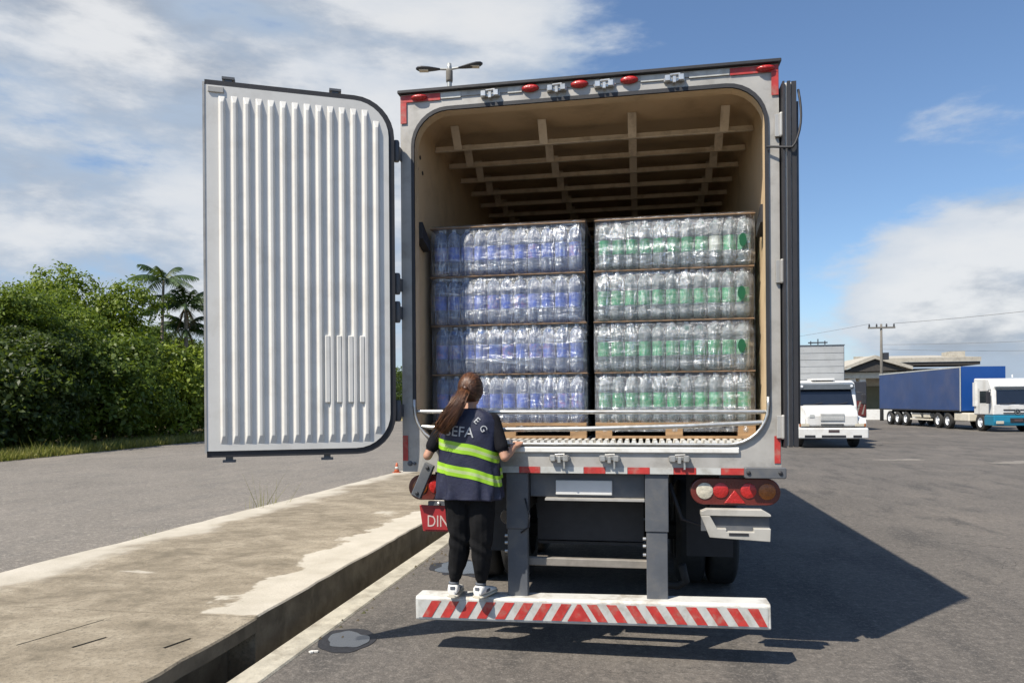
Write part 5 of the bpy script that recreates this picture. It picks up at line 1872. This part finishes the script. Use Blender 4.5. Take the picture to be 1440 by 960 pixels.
MB().box(-0.5, 0.5, 3.5, 15.0, 0.90, 1.095).build('trailer_chassis', 'chassis_black', ar)
for yy in (11.0, 12.35, 13.7, 5.1, 6.35):
    for s in (-1, 1): wheel(s * 1.08, yy, 0.50, 0.28, ar, rim='cap_white', side=s)
for y0, y1 in ((7.6, 8.5), (8.9, 10.2)):
    MB().box(-1.12, -0.7, y0, y1, 0.62, 0.92).build('storage_box', 'wall_plaster', ar, bevel=0.02)
MB().box(-1.15, -1.10, 7.2, 10.4, 0.45, 0.56).build('side_guard', 'wall_plaster', ar)
MB().box(-1.2, -0.7, 2.6, 4.3, 0.50, 1.0).build('fuel_tank', 'wall_plaster', ar, bevel=0.06, segs=2)
MB().box(-0.45, 0.45, 0.5, 6.8, 0.75, 0.98).build('tractor_chassis', 'chassis_black', ar)
cab2 = MB().prism([(0.0, 0.92), (0.0, 1.46), (0.20, 2.45), (0.46, 2.92), (2.0, 2.98), (2.0, 0.92)], -1.22, 1.22, 'YZ').build('cab', 'truck_white', ar, bevel=0.07, segs=3)
MB().add([(-1.06, -0.012, 1.52), (1.06, -0.012, 1.52), (0.98, 0.158, 2.30), (-0.98, 0.158, 2.30)], [(0, 1, 2, 3)]).build('windscreen', 'dark_glass', cab2)
for x0, x1 in ((-0.9, -0.1), (0.1, 0.9)):
    MB().tube([(x0, -0.02, 1.54), ((x0 + x1) / 2, -0.035, 1.55), (x1, -0.02, 1.60)], 0.014, 5).build('wiper', 'rubber', cab2)
for s_ in (-1, 1):
    for yy in (0.40, 1.42):
        MB().box(s_ * 1.223 - 0.003, s_ * 1.223 + 0.003, yy, yy + 0.018, 0.98, 2.4).build('door_seam', 'rubber', cab2)
MB().prism([(0.08, 2.36), (0.05, 2.46), (0.20, 2.50), (0.20, 2.40)], -1.05, 1.05, 'YZ').build('sun_visor', 'visor_grey', cab2)
lowc = MB().prism([(-0.06, 0.34), (-0.10, 0.55), (-0.06, 0.91), (0.86, 0.91), (0.90, 0.75), (0.88, 0.34)], -1.235, 1.235, 'YZ').build('lower_cab', 'teal_paint', ar, bevel=0.04, segs=2)
for z in (1.00, 1.18): MB().box(-0.70, 0.70, -0.030, -0.002, z, z + 0.055).build('grille_slot', 'rubber', cab2)
# three pointed star in a ring on the grille
em = MB()
N = 20
em.ring([(0.15 * math.cos(2 * math.pi * k / N), 1.10 + 0.15 * math.sin(2 * math.pi * k / N)) for k in range(N)], [(0.125 * math.cos(2 * math.pi * k / N), 1.10 + 0.125 * math.sin(2 * math.pi * k / N)) for k in range(N)], -0.065, -0.035, 'XZ')
for k in range(3):
    a = R(90 + 120 * k)
    em.prism([(0.13 * math.cos(a), 1.1 + 0.13 * math.sin(a)), (0.028 * math.cos(a + 2.1), 1.1 + 0.028 * math.sin(a + 2.1)), (0.0, 1.1), (0.028 * math.cos(a - 2.1), 1.1 + 0.028 * math.sin(a - 2.1))], -0.060, -0.036, 'XZ')
em.build('star_emblem', 'chrome', cab2)
MB().lathe([(0.16, 0.0), (0.16, -0.02)], (0, -0.012, 1.10), 20, 'Y').build('emblem_back', 'rubber', cab2)
MB().box(-0.40, 0.40, -0.112, -0.085, 0.52, 0.76).build('lower_grille', 'rubber', lowc)
MB().box(-0.20, 0.22, -0.128, -0.113, 0.58, 0.70).build('front_plate', 'number_plate', lowc)
for s in (-1, 1):
    MB().box(s * 0.92 - 0.2, s * 0.92 + 0.2, -0.112, -0.08, 0.44, 0.60).build('headlight', 'lens_clear', lowc, bevel=0.02)
    mr = MB().box(s * 1.42 - 0.11, s * 1.42 + 0.11, 0.05, 0.16, 1.55, 2.20).build('mirror', 'rubber', ar, bevel=0.04, segs=2)
    MB().tube([(s * 1.2, 0.25, 2.32), (s * 1.42, 0.1, 2.28), (s * 1.42, 0.1, 2.16)], 0.02, 6).build('mirror_arm', 'rubber', mr)
    MB().box(s * 1.222 - 0.004, s * 1.222 + 0.004, 0.45, 1.35, 1.58, 2.25).build('side_window', 'dark_glass', cab2)
    wheel(s * 1.06, 1.38, 0.50, 0.29, ar, rim='cap_white', side=s)
MB().box(-1.30, -1.22, 1.7, 1.95, 1.4, 2.75).build('air_deflector', 'truck_white', cab2)
MB().tube([(0.1, 0.6, 2.98), (0.1, 0.6, 3.14)], 0.04, 8).build('horn', 'cap_white', cab2)

# pale roof at the right edge
pb = thing('white_vehicle', 'long white vehicle roof behind the teal cab at the right edge', 'vehicle', (25.5, 47.0, 0))
MB().box(-1.3, 6.5, 0, 2.4, 0.6, 3.2).build('body', 'truck_white', pb, bevel=0.08, segs=2)
MB().box(-1.2, 6.4, -0.02, -0.001, 1.9, 2.7).build('window_band', 'dark_glass', pb)
for x in (-0.2, 5.2): 
    o = MB().lathe([(0.3, -0.14), (0.48, -0.13), (0.48, 0.13), (0.3, 0.14)], (x, 0.3, 0.48), 20, 'Y').build('wheel', 'tyre_rubber', pb, smooth=True, autos=40)

# ------------------------------------------------------------------ building, wall, pole, wires
bd = thing('roadside_building', 'low pale building with sheet roof and white columns behind the blue trailer', 'building', (25.0, 76.0, 0), world=True)
MB().box(20.0, 31.4, 78.0, 84.0, 0, 4.9).build('wall', 'wall_plaster', bd)
MB().box(20.6, 23.9, 77.9, 77.995, 0.2, 3.2).build('doorway', 'wall_olive', bd)
MB().box(24.3, 31.0, 77.9, 77.995, 2.0, 4.9).build('shaded_bay', 'roof_underside', bd)  # dark panel, the shade of the bay is put into its colour
rf2 = MB().prism([(73.6, 5.35), (73.6, 5.75), (85, 6.6), (85, 6.2)], 23.2, 31.2, 'YZ').build('roof', 'roof_sheet', bd)
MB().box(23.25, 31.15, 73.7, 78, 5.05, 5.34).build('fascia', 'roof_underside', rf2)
gb = MB().prism([(18.6, 4.45), (18.6, 4.75), (21.9, 6.05), (25.2, 4.95), (25.2, 4.65), (21.9, 5.7)], 73.2, 85.0, 'XZ').build('roof', 'roof_sheet', bd)
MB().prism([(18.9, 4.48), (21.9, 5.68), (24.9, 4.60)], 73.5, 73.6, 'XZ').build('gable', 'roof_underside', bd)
MB().box(18.9, 24.9, 74.0, 77.9, 3.9, 4.46).build('beam', 'wall_plaster', bd)
MB().box(28.9, 30.2, 74.5, 76.5, 5.76, 6.35).build('water_tank', 'roof_sheet', rf2)
for x in (20.2, 21.1, 24.3): MB().box(x - 0.28, x + 0.28, 74.3, 74.8, 0, 3.9).build('column', 'wall_white', bd)
o = MB().box(17.6, 24.6, 71.0, 71.3, 0, 0.95).build('low_wall', 'wall_white')
tag(o, 'low white wall at the foot of the utility pole', 'wall')

# far trees and sheds closing the horizon on the right
pl_ = thing('utility_pole', 'grey utility pole with crossarm in front of the pale building', 'pole', (20.7, 67.5, 0), world=True)
MB().lathe([(0.16, 0), (0.125, 5), (0.09, 8.4)], (20.7, 67.5, 0), 10).build('post', 'pole_concrete', pl_, smooth=True)
ca = MB().box(19.6, 21.8, 67.35, 67.45, 8.0, 8.14).build('crossarm', 'pole_concrete', pl_)
for x in (19.7, 20.3, 21.1, 21.7): MB().lathe([(0.05, 8.14), (0.08, 8.22), (0.05, 8.4), (0.03, 8.42)], (x, 67.4, 0), 8).build('insulator', 'lamp_dark', ca)
MB().box(20.85, 21.25, 67.3, 67.7, 5.3, 5.9).build('junction_box', 'lamp_dark', pl_)
MB().box(20.52, 20.88, 67.28, 67.3, 2.6, 3.6).build('pole_sign', 'lens_amber', pl_) if False else None


def wire(a, b_, sag, r_, label):
    a, b_ = Vector(a), Vector(b_)
    pts = []
    for i in range(17):
        t = i / 16
        q = a.lerp(b_, t)
        q.z -= 4 * sag * t * (1 - t)
        pts.append(q)
    o = MB().tube(pts, r_, 5).build('overhead_wire', 'wire')
    tag(o, label, 'wire', 'overhead wires')


wire((21.7, 67.4, 8.42), (46, 52, 10.4), 0.5, 0.018, 'upper overhead wire running from the utility pole to the right edge')
wire((19.7, 67.4, 8.42), (-3.0, 100, 8.3), 0.6, 0.013, 'faint overhead wire running left from the utility pole behind the truck')
wire((20.8, 67.4, 6.6), (48, 55, 7.2), 0.5, 0.013, 'lower overhead wire from the utility pole across the pale roof')
wire((20.8, 67.4, 6.2), (48, 57, 5.9), 0.5, 0.013, 'lowest overhead wire from the utility pole above the blue trailer')
fm = leaf_mesh('far_treeline', [((x, 110 + 8 * math.sin(x * 0.3), 1.6 + 1.0 * math.sin(x * 0.7)), (3.2, 3.0, 2.6)) for x in np.arange(-20, 110, 3.2)], 1500, 10, 0.5, 88, spread=0.8)
fm.materials.append(M['leaf_mid'])
o = bpy.data.objects.new('far_treeline', fm); col.objects.link(o)
tag(o, 'distant line of trees beyond the yard on the horizon', 'trees', kind='stuff')
